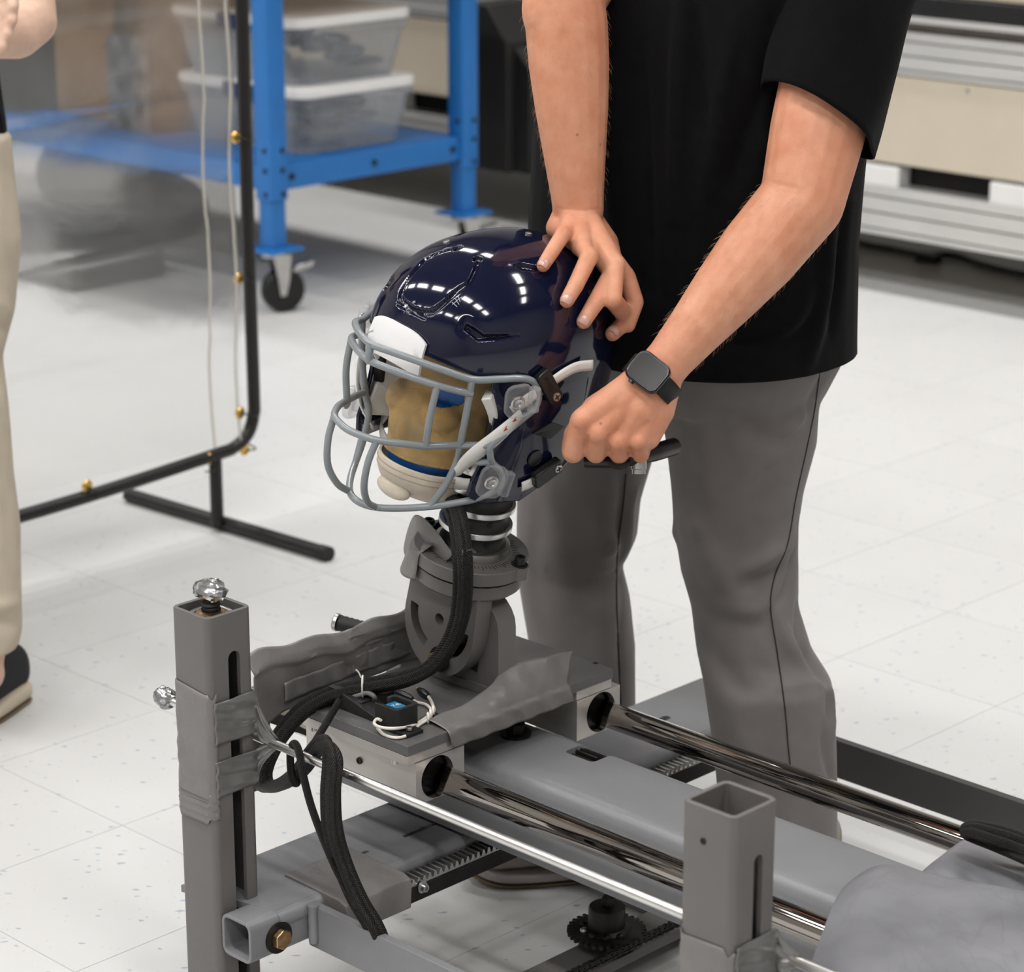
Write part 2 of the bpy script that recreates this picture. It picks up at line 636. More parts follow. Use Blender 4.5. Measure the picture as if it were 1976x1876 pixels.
PS, PV, PTOP = 0.0635, 1.684, 0.541
POSTS = (-2.119, -1.377)
for i, pu in enumerate(POSTS):
    post = sq_tube('post', W(pu, PV, 0), Ud, Vd, Zd, PTOP, PS, 0.0055, 0.0085, M['paint'], table)
    sw = 0.0165 if i == 0 else 0.0125
    _q = at_u(*((451, 1256) if i == 0 else (1464, 1650)), pu + PS / 2)
    top, sv = _q[2], _q @ Vd
    c = MB().prism(stadium(sw, top - 0.04), W(pu + 0.015, sv, (top + 0.04) / 2), Vd, Zd, Ud, 0.03)
    cut(post, c)
    # threaded shaft inside the slot
    mb = MB()
    prof = []
    for k in range(60):
        z = 0.03 + k * 0.0078
        prof += [(0.0085, z), (0.0075, z + 0.0039)]
    mb.lathe(prof, W(pu, PV, 0), Zd, 14)
    build('lead_screw', mb, M['black_steel'], table, 60)
    if i == 0:
        b1 = MB().lathe([(0.0, 0.522), (0.026, 0.522), (0.026, 0.531), (0.0245, 0.533), (0.020, 0.5325), (0.0195, 0.5305), (0.0125, 0.5305), (0.012, 0.534), (0.0, 0.534)], W(pu, PV, 0), Zd, 40)
        bear = build('bearing', b1, M['alu_bright'], table, 40)
        b2 = MB().lathe([(0.0, 0.53), (0.0165, 0.53), (0.0165, 0.5345), (0.0125, 0.536), (0.0, 0.536)], W(pu, PV, 0), Zd, 32)
        build('collar', b2, M['bolt'], table, 40)
        b3 = MB().lathe([(0, .534), (.0105, .535), (.0112, .538), (.0095, .5405), (.0112, .543), (.0095, .5455), (.0108, .548), (.009, .552), (0, .553)], W(pu, PV, 0), Zd, 24)
        build('screw_end', b3, M['black_steel'], table, 60)
    else:
        b1 = MB().lathe([(0, .488), (.011, .488), (.0115, .494), (.010, .501), (.006, .504), (0, .505)], W(pu - 0.002, PV - 0.004, 0), Zd, 24)
        build('screw_end', b1, M['white_cable'], table, 60)
        build('pin_hole', MB().lathe([(0, 0), (.0032, 0), (.0032, .0006), (0, .0006)], W(pu - 0.004, PV - PS / 2 - 0.0004, 0.508), -Vd, 14), M['dark'], table, 30)

# crumpled foil on the screw end and on the rod end
def foil_lump(name, c, a, b, cc, parent, seed):
    r_ = np.random.default_rng(seed)
    mb = MB().ellipsoid(c, Ud, Vd, Zd, a, b, cc, 26, 16)
    V = np.array(mb.V) - c
    ph = r_.uniform(0, 6.28, (9, 1))
    kk = r_.normal(0, 1, (9, 3)) * np.array([[1 / a, 1 / b, 1 / cc]]) * 1.8
    d = np.abs(np.sin(kk @ V.T + ph)).mean(0)
    V = V * (0.72 + 0.55 * d)[:, None] + r_.normal(0, 0.0006, V.shape)
    mb.V = [tuple(v) for v in V + c]
    return build(name, mb, M['foil'], parent, 25)

foil_lump('foil_cap', W(POSTS[0] + 0.001, PV - 0.001, 0.560), 0.019, 0.016, 0.0115, table, 3)

# lower frame: cross tube, plate, bars
TU = POSTS[0] + PS / 2 + 0.0258
sq_tube('cross_tube', W(TU, 1.657, 0.166), Ud, Zd, Vd, 0.95, 0.0508, 0.0045, 0.011, M['paint_blue_grey'], table)
mb = MB().ubox(-2.0405, -1.15, 1.746, 1.757, 0.134, 0.1865)
build('side_bar', mb, M['paint_blue_grey'], table, 35, 0.0012)
mb = MB().ubox(-2.0, -1.05, 2.565, 2.577, 0.125, 0.178)
build('side_bar', mb, M['paint_dark'], table, 35, 0.0012)
# second cross tube under the near post (mostly outside the picture)
sq_tube('cross_tube', W(POSTS[1] + PS / 2 + 0.0258, 1.657, 0.166), Ud, Zd, Vd, 0.95, 0.0508, 0.0045, 0.011, M['paint_blue_grey'], table)
# weld fillet where bar meets tube
mb = MB().tube([W(-2.030, 1.7445, z) for z in np.linspace(0.142, 0.188, 6)], [0.006, .0068, .006, .0068, .006, .0066], 10)
build('weld', mb, M['paint_blue_grey'], table, 60)
# gusset plate between the tube and the cross plate
pl = [(-2.172, 1.668), (-2.172, 2.585), (-2.150, 2.605), (-2.045, 2.605), (-2.045, 1.70)]
mb = MB().prism([(a, b) for a, b in pl], W(0, 0, 0.183), Ud, Vd, Zd, 0.0085)
plate = build('cross_plate', mb, M['paint_blue_grey'], table, 35)
cutm = MB()
for (x0, y0, x1, y1, w) in ((624, 1679, 712, 1645, .006), (778, 1617, 852, 1587, .006), (1262, 1398, 1290, 1384, .012), (1290, 1420, 1350, 1398, .004)):
    a, b = at_z(x0, y0, 0.19), at_z(x1, y1, 0.19)
    ua = (a @ Ud + b @ Ud) / 2
    L_ = abs(b @ Vd - a @ Vd)
    cutm.prism(stadium(w, L_), W(ua, (a @ Vd + b @ Vd) / 2, 0.17), Ud, Vd, Zd, 0.05)
cut(plate, cutm)
build('plate_lip', MB().ubox(-2.172, -2.160, 1.70, 2.58, 0.150, 0.183), M['paint_blue_grey'], table, 35, 0.001)
# folded front edge of the plate behind the rack
mb = MB().tube([W(-2.046, v, 0.1795) for v in np.linspace(1.70, 2.6, 4)], 0.012, 14)
build('plate_edge', mb, M['paint_blue_grey'], table, 60)
# toothed rack
rv0, rv1, pitch = 1.855, 2.57, 0.0089
nt_ = int((rv1 - rv0) / pitch)
prof = [(rv0, 0.150)]
for k in range(nt_):
    v = rv0 + k * pitch
    prof += [(v, 0.1705), (v + pitch * .22, 0.1775), (v + pitch * .50, 0.1775), (v + pitch * .72, 0.1705)]
prof += [(rv1, 0.1705), (rv1, 0.150)]
mb = MB().prism(prof, W(-2.044, 0, 0), Vd, Zd, Ud, 0.031)
build('gear_rack', mb, M['steel'], table, 20, 0.0004, 1)
mb = MB().ubox(-2.0128, -2.0118, 1.86, 2.57, 0.149, 0.168)
build('rack_face', mb, M['black_steel'], table, 0)
def socket_screw(o, axis, r, h, parent, mat, name='socket_screw', washer=True):
    mb = MB()
    if washer:
        mb.lathe([(0, 0), (r * 1.55, 0), (r * 1.55, h * .14), (0, h * .14)], o, axis, 28)
    mb.lathe([(0, 0), (r, 0), (r, h * .85), (r * .92, h), (r * .55, h), (r * .5, h * .5), (0, h * .5)], o, axis, 28)
    return build(name, mb, mat, parent, 40)
socket_screw(at_u(815, 1712, -2.011), Ud, 0.0048, 0.007, table, M['steel'])

# hex bolt through the cross tube
def hex_bolt(o, axis, r, h, parent, mat, name='bolt', washer=1.5, ref=None):
    axis = nrm(axis)
    a = Zd if abs(axis[2]) < .9 else Ud
    X = nrm(a - axis * (a @ axis)); Y = np.cross(axis, X)
    mb = MB().prism(HEX(r), o + axis * h * .2, X, Y, axis, h * .8)
    b = build(name, mb, mat, parent, 30, r * .12, 2)
    if washer:
        w = MB().lathe([(0, 0), (r * washer, 0), (r * washer, h * .2), (0, h * .2)], o, axis, 32)
        build('washer', w, M['black_steel'] if mat is not M['steel'] else mat, b, 40)
    # raised grade marks on the head
    mk = MB()
    for k in range(6):
        an = math.pi / 3 * k
        d = X * math.cos(an) + Y * math.sin(an)
        mk.box(o + axis * h * 1.0 + d * r * .52, r * .22, r * .05, h * .03, d, np.cross(axis, d), axis)
    build('grade_mark', mk, mat, b, 0)['kind'] = 'stuff'
    return b
hex_bolt(W(TU + 0.0254, 1.697, 0.163), Ud, 0.0125, 0.011, table, M['bolt'])

# duct tape wound round the tube and rack
mb = MB()
a0, a1 = 1.765, 1.822
mb.prism([(-2.105, .1955), (-2.01, .1935), (-2.000, .190), (-1.997, .184), (-1.999, .152), (-2.02, .147), (-2.105, .150)], W(0, 1.766, 0), Ud, Zd, Vd, 0.102)
tw = build('tape_wrap', mb, M['tape'], table, 40, 0.002)

# rails
for rv in RAIL_V:
    mb = MB().lathe([(0, -2.37), (RAIL_R - .001, -2.37), (RAIL_R, -2.369), (RAIL_R, -1.0), (0, -1.0)], W(0, rv, RAIL_Z), Ud, 64)
    build('guide_rail', mb, M['chrome'], table, 60)
    build('rail_clamp', MB().ubox(-2.345, -2.315, rv - .028, rv + .028, 0.19, 0.318), M['paint'], table, 35, 0.003)
    build('rail_clamp', MB().ubox(-1.10, -1.02, rv - .03, rv + .03, 0.19, 0.345), M['paint'], table, 35, 0.003)
# channel beam between the rails
cb0, cb1, ct = 1.986, 2.118, 0.300
sec = []
for (cx_, cz_, a0_) in ((cb0 + .018, ct - .018, 180), (cb1 - .018, ct - .018, 90)):
    for k in range(9):
        a = math.radians(a0_ - 90 * k / 8)
        sec.append((cx_ + .018 * math.cos(a), cz_ + .018 * math.sin(a)))
sec += [(cb1, .196), (cb0, .196)]
mb = MB().prism(sec, W(-2.28, 0, 0), Vd, Zd, Ud, 1.28)
chan = build('channel_beam', mb, M['paint_blue_grey'], table, 40)
wq = [at_z(x, y, ct) for x, y in ((1082, 1451), (1140, 1427), (1203, 1443), (1150, 1472))]
wu = [q @ Ud for q in wq]; wv = [q @ Vd for q in wq]
u0_, u1_, v0_, v1_ = min(wu), max(wu), min(wv), max(wv)
wc = ((u0_ + u1_) / 2, (v0_ + v1_) / 2)
cut(chan, MB().prism(rrect(u1_ - u0_ - .006, v1_ - v0_ - .006, .006), W(wc[0], wc[1], ct - .09), Ud, Vd, Zd, .13), 40)
# pinion seen through the window
gp = []
for k in range(18):
    a = 2 * math.pi * k / 18
    for da, rr_ in ((-.10, .0195), (-.05, .0245), (.05, .0245), (.10, .0195)):
        gp.append((rr_ * math.cos(a + da), rr_ * math.sin(a + da)))
mb = MB().prism(gp, W(wc[0] - .020, wc[1] - .006, ct - .026), Vd, Zd, Ud, .034)
build('pinion', mb, M['black_steel'], table, 20)
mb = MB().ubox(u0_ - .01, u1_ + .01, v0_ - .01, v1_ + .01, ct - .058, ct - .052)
build('window_shade_sheet', mb, M['dark'], table, 0)  # near-black sheet painted in place of the shade inside the channel
hex_bolt(at_z(995, 1418, ct), Zd, 0.012, 0.016, table, M['black_steel'], washer=1.6)

# sprocket, its stand and the chain near the floor
sp = at_z(1171, 1770, 0.085)
spu, spv = sp @ Ud, sp @ Vd
mb = MB().ubox(spu - .030, spu + .030, spv - .40, spv + .30, 0.030, 0.044)
build('base_bar', mb, M['paint'], table, 35, 0.001)
mb = MB().ubox(spu - .016, spu + .014, spv - .06, spv - .025, 0.0, 0.030)
build('base_foot', mb, M['paint'], table, 35, 0.001)
tg = []
NT = 32
for k in range(NT):
    a = 2 * math.pi * k / NT
    for da, rr_ in ((-.085, .0425), (-.035, .0485), (.035, .0485), (.085, .0425)):
        tg.append((rr_ * math.cos(a + da), rr_ * math.sin(a + da)))
spk = build('sprocket', MB().prism(tg, W(spu, spv, .064), Ud, Vd, Zd, .006), M['black_steel'], table, 25, .0006, 1)
hub = MB().lathe([(0, .064), (.030, .064), (.029, .071), (.0225, .074), (.0225, .098), (.021, .1), (0, .1)], W(spu, spv, 0), Zd, 36)
build('hub', hub, M['black_steel'], spk, 40)
hex_bolt(W(spu + .001, spv + .002, .099), Zd, .009, .013, spk, M['black_steel'], 'hub_nut', washer=0)
mb = MB()
for k in range(5):
    a = -2.7 + k * .62
    build('rivet', MB().lathe([(0, 0), (.005, 0), (.0048, .0025), (.003, .0042), (0, .0046)], W(spu + .029 * math.cos(a), spv + .029 * math.sin(a), .0705), Zd, 14), M['steel'] if k in (1,) else M['black_steel'], spk, 60)
build('spindle', MB().lathe([(0, .04), (.010, .04), (.010, .066), (0, .066)], W(spu, spv, 0), Zd, 20), M['black_steel'], spk, 60)
# roller chain running along the bar on the near side of the sprocket
cu_ = spu + 0.0475
chain = build('chain', MB().tube([W(cu_ + .0008, v, .067) for v in np.linspace(spv - .36, spv + .27, 3)], 0.0018, 6), M['black_steel'], table, 60)
lp = MB()
prof = []
pt = 0.0095
for sgn in (-1, 1):
    poly = []
    for a in np.linspace(-90, 90, 7):
        poly.append((pt * .5 + .0042 * math.cos(math.radians(a)), .0042 * math.sin(math.radians(a))))
    poly.append((0, .0026))
    for a in np.linspace(90, 270, 7):
        poly.append((-pt * .5 + .0042 * math.cos(math.radians(a)), .0042 * math.sin(math.radians(a))))
    poly.append((0, -.0026))
    lp.prism(poly, Zd * (sgn * .0034 - .0006), Vd, Ud, Zd, .0012)
lp.lathe([(0, -.005), (.0018, -.005), (.0018, .005), (0, .005)], Vd * pt * .5, Zd, 8)
lp.lathe([(0, -.003), (.003, -.003), (.003, .003), (0, .003)], -Vd * pt * .5, Zd, 8)
lme = bpy.data.meshes.new('link')
lme.from_pydata(lp.V, [], lp.F)
lme.materials.append(M['black_steel'])
for k in range(60):
    o = link('link', lme, None, chain)
    o.location = tuple(W(cu_, spv - .34 + k * pt, .067 + (.0012 if k % 2 else 0)) - wloc(chain))
# bearing block on the bar, with a brass fitting
bb = at_z(1262, 1722, .045)
build('bearing_block', MB().ubox(bb @ Ud - .045, bb @ Ud + .02, bb @ Vd, bb @ Vd + .16, .044, .085), M['paint_dark'], table, 35, .002)
build('grease_fitting', MB().lathe([(0, 0), (.007, 0), (.006, .008), (.003, .013), (0, .014)], at_z(1252, 1733, .045), Zd, 14), M['brass'], table, 40)

# ------------------------------------------------------------------ thin rod lashed to the posts
rod = thing('thin_rod', 'thin bright metal rod taped across the two grey posts', 'rod', W(-2.25, 1.7255, 0.380))
RODZ, RODV, RODR = 0.380, 1.7255, 0.0052
build('shaft', MB().lathe([(0, -2.262), (RODR, -2.262), (RODR, -0.95), (0, -0.95)], W(0, RODV, RODZ), Ud, 24), M['alu_bright'], rod, 60)
foil_lump('foil_cap', W(-2.262, RODV, RODZ + .001), .015, .011, .0125, rod, 11)

# duct tape on the posts: bands, and skins stretched out to the rod
def tape_band(pu, z0, z1, parent, k, seed, faces='all'):
    r_ = np.random.default_rng(seed)
    prof = rrect(PS + 2 * k, PS + 2 * k, .0085 + k, 6)
    if faces == 'front':                      # -V face and both edges only
        prof = [p for p in prof if p[1] < PS / 2 - .012]
    mb = MB()
    n = len(prof)
    m = 16
    ph = r_.uniform(0, 6.28, 6)
    vs_ = []
    for j in range(m):
        f = j / (m - 1)
        for i, p in enumerate(prof):
            tilt = .004 * math.sin(i * .55 + ph[0]) + .0025 * math.sin(i * 1.7 + ph[1])
            z = z0 + (z1 - z0) * f + tilt * (1 if j in (0, m - 1) else .6)
            w = 1 + .012 * math.sin(j * 1.3 + i * .8 + ph[2]) + .010 * math.sin(j * 2.9 - i * .5 + ph[3])
            vs_.append(W(pu + p[0] * w, PV + p[1] * w, z))
    closed = faces == 'all'
    fs = [(j * n + i, j * n + (i + 1) % n, (j + 1) * n + (i + 1) % n, (j + 1) * n + i) for j in range(m - 1) for i in range(n if closed else n - 1)]
    mb.add(vs_, fs)
    return build('tape_band', mb, M['tape'], parent, 50, solid=.0006)

def tape_skin(pu, za, zb, out, parent, seed, side=1, zc=RODZ):
    """a sheet of tape drawn from the post's face round the rod"""
    r_ = np.random.default_rng(seed)
    ph = r_.uniform(0, 6.28, 5)
    def fn(a, b):
        z = za + (zb - za) * b
        # along a: start on the face near the front edge, run to the rod
        s = pu + side * (PS / 2 + .0022)
        u_start, v_start = s, PV - PS / 2 + .004
        v_mid = PV + PS / 2
        if a < .55:
            f = a / .55
            p = np.array([s + side * .0006 * math.sin(9 * f + ph[0] + b * 3), v_start + (v_mid - v_start) * f, z])
        else:
            f = (a - .55) / .45
            e = f ** .8
            zz = z + (zc + (b - .5) * .010 - z) * e
            p = np.array([s + side * out * f ** 1.3, v_mid + (RODV + .004 - v_mid) * e - .0075 * math.sin(math.pi * f) * (1 if b < .5 else .4), zz])
            p[1] += .0012 * math.sin(b * 22 + ph[1] + f * 5) * (1 - f)
        p[0] += side * .0011 * math.sin(b * 15 + a * 7 + ph[2])
        return W(*p)
    return build('tape_skin', MB().grid(fn, 26, 18), M['tape_shiny'], parent, 60, solid=.0005)

for f_ in ('front',):
    tape_band(POSTS[0], 0.318, 0.452, table, .0012, 5, 'front')
tape_band(POSTS[0], 0.300, 0.330, table, .0016, 8, 'front')
tape_skin(POSTS[0], 0.392, 0.442, 0.020, rod, 2)
tape_skin(POSTS[0], 0.330, 0.372, 0.020, rod, 6)
tape_band(POSTS[1], 0.330, 0.408, table, .0012, 9, 'front')
tape_skin(POSTS[1], 0.352, 0.412, 0.018, rod, 4)
# tape flaring from the near post back along the rod
def flare(a, b):
    th = -math.pi * .75 + a * math.pi * 1.5
    r0 = .0060
    f = b
    u = POSTS[1] - PS / 2 - .052 * (1 - f) - .002
    c = np.array([u, RODV, RODZ])
    tip = np.array([u, RODV + r0 * math.cos(th), RODZ + r0 * math.sin(th)])
    side = max(-1.0, min(1.0, math.cos(th) * 1.6))
    hgt = .048 if math.sin(th) > 0 else .075
    base = np.array([POSTS[1] - PS / 2 - .0015, PV + side * (PS / 2 - .004) , RODZ + math.sin(th) * hgt])
    e = f ** 1.7
    p = tip * (1 - e) + base * e
    p[0] += .001 * math.sin(a * 19 + b * 3)
    return W(*p)
build('tape_flare', MB().grid(flare, 28, 18), M['tape'], rod, 60, solid=.0006)

# ================================================================== carriage riding on the rails
car = thing('slide_carriage', 'flat grey carriage plate on silver bearing blocks riding the rails', 'carriage', W(-2.12, 2.03, 0.285))
CU0, CU1, PZ = -2.176, -1.986, 0.362
tp = build('top_plate', MB().ubox(CU0, CU1, 1.853, 2.198, PZ - .0125, PZ), M['anod'], car, 35, .0006, 1)
for rv in RAIL_V:
    s = -1 if rv < 2 else 1
    inner = rv - s * .043
    build('spacer_plate', MB().ubox(CU0, CU1 - .002, *sorted((rv + s * .0465 if rv < 2 else rv + .020, inner)), PZ - .0245, PZ - .013), M['alu'], car, 35, .0005, 1)
    blk = build('bearing_block', MB().ubox(CU0, CU1 - .001, *sorted((rv + s * .034, inner)), PZ - .077, PZ - .025), M['alu'], car, 35)
    cut(blk, MB().lathe([(0, CU0 - .01), (.0255, CU0 - .01), (.0255, CU1 + .01), (0, CU1 + .01)], W(0, rv, RAIL_Z), Ud, 48))
    seal = MB().lathe([(RAIL_R + .0012, CU0 + .004), (.0252, CU0 + .004), (.0252, CU1 - .010), (.0235, CU1 - .008), (.0225, CU1 - .013), (RAIL_R + .0012, CU1 - .013)], W(0, rv, RAIL_Z), Ud, 48)
    build('bearing_seal', seal, M['black_plastic'], car, 40)
for (x, y, v) in ((694, 1468, 1.8657),):
    socket_screw(at_v(x, y, v), -Vd, .0042, .002, car, M['black_steel'], washer=False)
for (x, y, r) in ((900, 1379, .0075), (876, 1384, .0028), (978, 1225, .0022), (1149, 1280, .0035)):
    p = at_z(x, y, PZ)
    build('tapped_hole', MB().lathe([(0, 0), (r * .8, 0), (r, .0003), (r * .75, .0006), (0, .0005)], p, Zd, 20), M['black_steel'], tp, 40)
for (x, y) in ((605, 1405), (762, 1469)):
    p = at_v(x, y, 1.860)
    build('hanger_screw', MB().lathe([(0, 0), (.0042, 0), (.0042, .006), (0, .006)], p - Zd * .003, Zd, 12), M['steel'], car, 40)

# ------------------------------------------------------------------ pivoting bracket with the protractor collar
TILT = math.radians(12)
Ut = Ud * math.cos(TILT) - Zd * math.sin(TILT)
Zt = Zd * math.cos(TILT) + Ud * math.sin(TILT)
PV0 = W(-2.086, 2.0, 0.452)
brk = thing('neck_bracket', 'grey pivoting bracket with curved slots standing on the carriage plate', 'bracket', W(-2.08, 2.03, PZ))
# fixed upright
up_poly = [(-.062, 0), (.062, 0)] + [(.062 * math.cos(a), .085 + .045 * math.sin(a)) for a in np.linspace(0, math.pi, 14)]
build('upright', MB().prism(up_poly, W(-2.075, 2.026, PZ), Ud, Zd, Vd, .030), M['paint'], brk, 40, .001, 1)
build('upright_foot', MB().ubox(-2.145, -2.005, 2.024, 2.080, PZ, PZ + .012), M['paint'], brk, 35, .001, 1)
# pivot plate
pw = .058
poly = [(-pw * .93, .075), (-pw, -.005)] + [(pw * math.cos(a), -.008 + .064 * math.sin(a)) for a in np.linspace(math.pi, 2 * math.pi, 22)] + [(pw, -.005), (pw * .93, .075)]
piv = build('pivot_plate', MB().prism(poly, PV0, Ut, Zt, Vd, .025), M['paint'], brk, 40)
def arc_slot(a0, a1, r, w, n=14):
    A_ = np.linspace(math.radians(a0), math.radians(a1), n)
    return [((r + w / 2) * math.cos(a), (r + w / 2) * math.sin(a)) for a in A_] + [((r - w / 2) * math.cos(a), (r - w / 2) * math.sin(a)) for a in A_[::-1]]
c = MB()
c.prism(arc_slot(178, 248, .043, .013), PV0 - Vd * .01, Ut, Zt, Vd, .05)
c.prism(arc_slot(280, 362, .043, .013), PV0 - Vd * .01, Ut, Zt, Vd, .05)
for (a, b, r) in ((-.028, .052, .0065), (.030, .032, .0058), (.0, .0, .0072)):
    c.lathe([(0, -.01), (r, -.01), (r, .04), (0, .04)], PV0 + Ut * a + Zt * b, Vd, 20)
cut(piv, c)
build('slot_shade_sheet', MB().prism([(-.05, -.055), (.05, -.055), (.05, .06), (-.05, .06)], PV0 + Vd * .0245, Ut, Zt, Vd, .001), M['dark'], brk, 0)  # dark sheet behind the slots, painted in place of their shade
for (a, b, r) in ((-.028, .052, .0065), (.030, .032, .0058)):
    prof = []
    for k in range(7):
        prof += [(r * .98, .002 + k * .003), (r * .84, .0035 + k * .003)]
    th = MB()
    th.lathe([(r * .84, .001)] + prof, PV0 + Ut * a + Zt * b, Vd, 20)
    build('thread', th, M['bolt'], brk, 60)
hb = hex_bolt(PV0 + Ut * .012 + Zt * (-.048) - Vd * .001, -Vd, .0115, .012, brk, M['bolt'], washer=1.35)
# collar discs
CC = PV0 + Zt * .078 + Vd * .036
def tl(prof, mat, name, parent=brk, n=56):
    return build(name, MB().lathe(prof, CC, Zt, n), mat, parent, 35)
tl([(0, -.030), (.062, -.030), (.066, -.026), (.066, -.010), (0, -.010)], M['paint'], 'lower_collar')
tl([(0, -.010), (.060, -.010), (.060, -.007), (0, -.007)], M['dark'], 'collar_gap')
tl([(0, -.007), (.068, -.007), (.069, -.006), (.069, .009), (.068, .010), (0, .010)], M['paint'], 'upper_collar')
marks = MB()
for k in range(72):
    a = 2 * math.pi * k / 72
    d = Ut * math.cos(a) + Vd * math.sin(a)
    ln = .006 if k % 3 else .009
    marks.box(CC + Zt * .0101 + d * (.049 + ln / 2), ln / 2, .00035, .0002, d, np.cross(Zt, d), Zt)
mo = build('degree_scale', marks, M['black_matte'], brk, 0)
mo['kind'] = 'stuff'
# lugs with cap screws
for an in (18, 190):
    a = math.radians(an)
    d = Ut * math.cos(a) + Vd * math.sin(a)
    lug = MB().lathe([(0, -.006), (.012, -.006), (.012, .0095), (0, .0095)], CC + d * .064, Zt, 24)
    build('lug', lug, M['paint'], brk, 40)
    socket_screw(CC + d * .064 + Zt * .0095, Zt, .0065, .011, brk, M['black_steel'], 'cap_screw')
# tape folded over the far side of the collar
def tape_collar(a, b):
    th = math.radians(150 + 105 * a)
    r = .0705 + .010 * math.sin(math.pi * a) * (1 - b)
    z = -.030 + .046 * b + .006 * math.sin(a * 7)
    d = Ut * math.cos(th) + Vd * math.sin(th)
    if b > .75:
        r -= (b - .75) * .07
    return CC + d * r + Zt * z
build('tape_patch', MB().grid(tape_collar, 22, 14), M['tape'], brk, 60, solid=.0008)
# tape skirt hanging at the left of the collar
skirt = [at_v(x, y, v) for x, y, v in ((803, 985, 2.02), (835, 1010, 2.0), (870, 1060, 1.985), (880, 1075, 1.98), (846, 1095, 1.985), (806, 1082, 1.995), (774, 1078, 2.02), (780, 1040, 2.03), (792, 1000, 2.035))]
cen = sum(skirt) / len(skirt) - Vd * .012
mb = MB()
mb.add([cen] + skirt, [(0, 1 + i, 1 + (i + 1) % len(skirt)) for i in range(len(skirt))])
sk = build('tape_flap', mb, M['tape'], brk, 60, sub=2, solid=.001)

# ------------------------------------------------------------------ head and neck of the test dummy
NK = CC + Zt * .010
head = thing('dummy_head', 'blue test dummy head in a tan stocking on a ringed black neck', 'test dummy', NK)
def nk(prof, mat, name):
    return build(name, MB().lathe(prof, NK, Zt, 48), mat, head, 35)
zz = 0.0
nk([(0, 0), (.0445, 0), (.0445, .010), (.043, .011), (0, .011)], M['alu_bright'], 'neck_ring')
for k in range(4):
    z0 = .011 + k * .0265
    nk([(0, z0), (.040, z0), (.037, z0 + .004), (.036, z0 + .010), (.037, z0 + .015), (.0415, z0 + .0195), (0, z0 + .0195)], M['rubber'], 'neck_segment')
    nk([(0, z0 + .0195), (.0435, z0 + .0195), (.0438, z0 + .0205), (.0438, z0 + .0258), (.043, z0 + .0265), (0, z0 + .0265)], M['alu_bright'], 'neck_ring')
for k in range(2):
    z0 = .011 + k * .0265
    for an in (-70, -20):
        d = Ut * math.cos(math.radians(an)) + Vd * math.sin(math.radians(an))
        build('vent_hole', MB().lathe([(0, 0), (.0035, 0), (.0035, .001), (0, .001)], NK + d * .0362 + Zt * (z0 + .009), d, 14), M['dark'], head, 40)

# local frame of head and helmet: X forward, Y left, Z up
HX, HY, HZ = -Vd, Ut, Zt
HC = at_t(717, 680, 2.88) - HX * 0.19
def hl(x, y, z):
    return HC + HX * x + HY * y + HZ * z

M['dummy_blue'] = pm('blue_vinyl_skin', (0.012, 0.085, 0.30), 0.38, 0, 0.1, 20)
def stocking_mat():
    m = pm('tan_stocking', (0.60, 0.37, 0.13), 0.72, 0, 0.16, 25, 0.0, 300, col2=(0.30, 0.22, 0.12))
    nt = m.node_tree
    b = nt.nodes['Principled BSDF']
    tc = nt.nodes.new('ShaderNodeTexCoord')
    hs = []
    for rot, sc in ((0.5, 650), (-0.7, 650)):
        mp = nt.nodes.new('ShaderNodeMapping')
        mp.inputs['Rotation'].default_value = (0.4, rot, rot)
        nt.links.new(tc.outputs['Object'], mp.inputs[0])
        wv = nt.nodes.new('ShaderNodeTexWave')
        wv.inputs['Scale'].default_value = sc / 2
        wv.inputs['Distortion'].default_value = 1.0
        nt.links.new(mp.outputs[0], wv.inputs['Vector'])
        hs.append(wv.outputs['Fac'])
    mx = nt.nodes.new('ShaderNodeMath')
    nt.links.new(hs[0], mx.inputs[0]); nt.links.new(hs[1], mx.inputs[1])
    bp = nt.nodes.new('ShaderNodeBump')
    bp.inputs['Strength'].default_value = 0.5
    bp.inputs['Distance'].default_value = 0.001
    nt.links.new(mx.outputs[0], bp.inputs['Height'])
    nt.links.new(bp.outputs[0], b.inputs['Normal'])
    return m
M['stocking'] = stocking_mat()
hm = MB()
E_ = lambda x, y, z, a, b, c_: hm.ellipsoid(hl(x, y, z - .026), HX, HY, HZ, a, b, c_, 28, 18)
E_(.000, 0, -.020, .104, .078, .105)
E_(.050, 0, -.085, .072, .064, .075)
E_(.072, 0, -.118, .052, .050, .050)
E_(.108, 0, -.085, .020, .013, .022)
E_(.104, 0, -.135, .020, .026, .018)
E_(.095, .030, -.060, .022, .022, .02); E_(.095, -.030, -.060, .022, .022, .02)
E_(.01, 0, -.12, .06, .06, .06)
hV, hF = remesh(hm, .0019, 14)
mb = MB(); mb.add(hV, hF)
hd = build('head_skin', mb, M['dummy_blue'], head, 180)
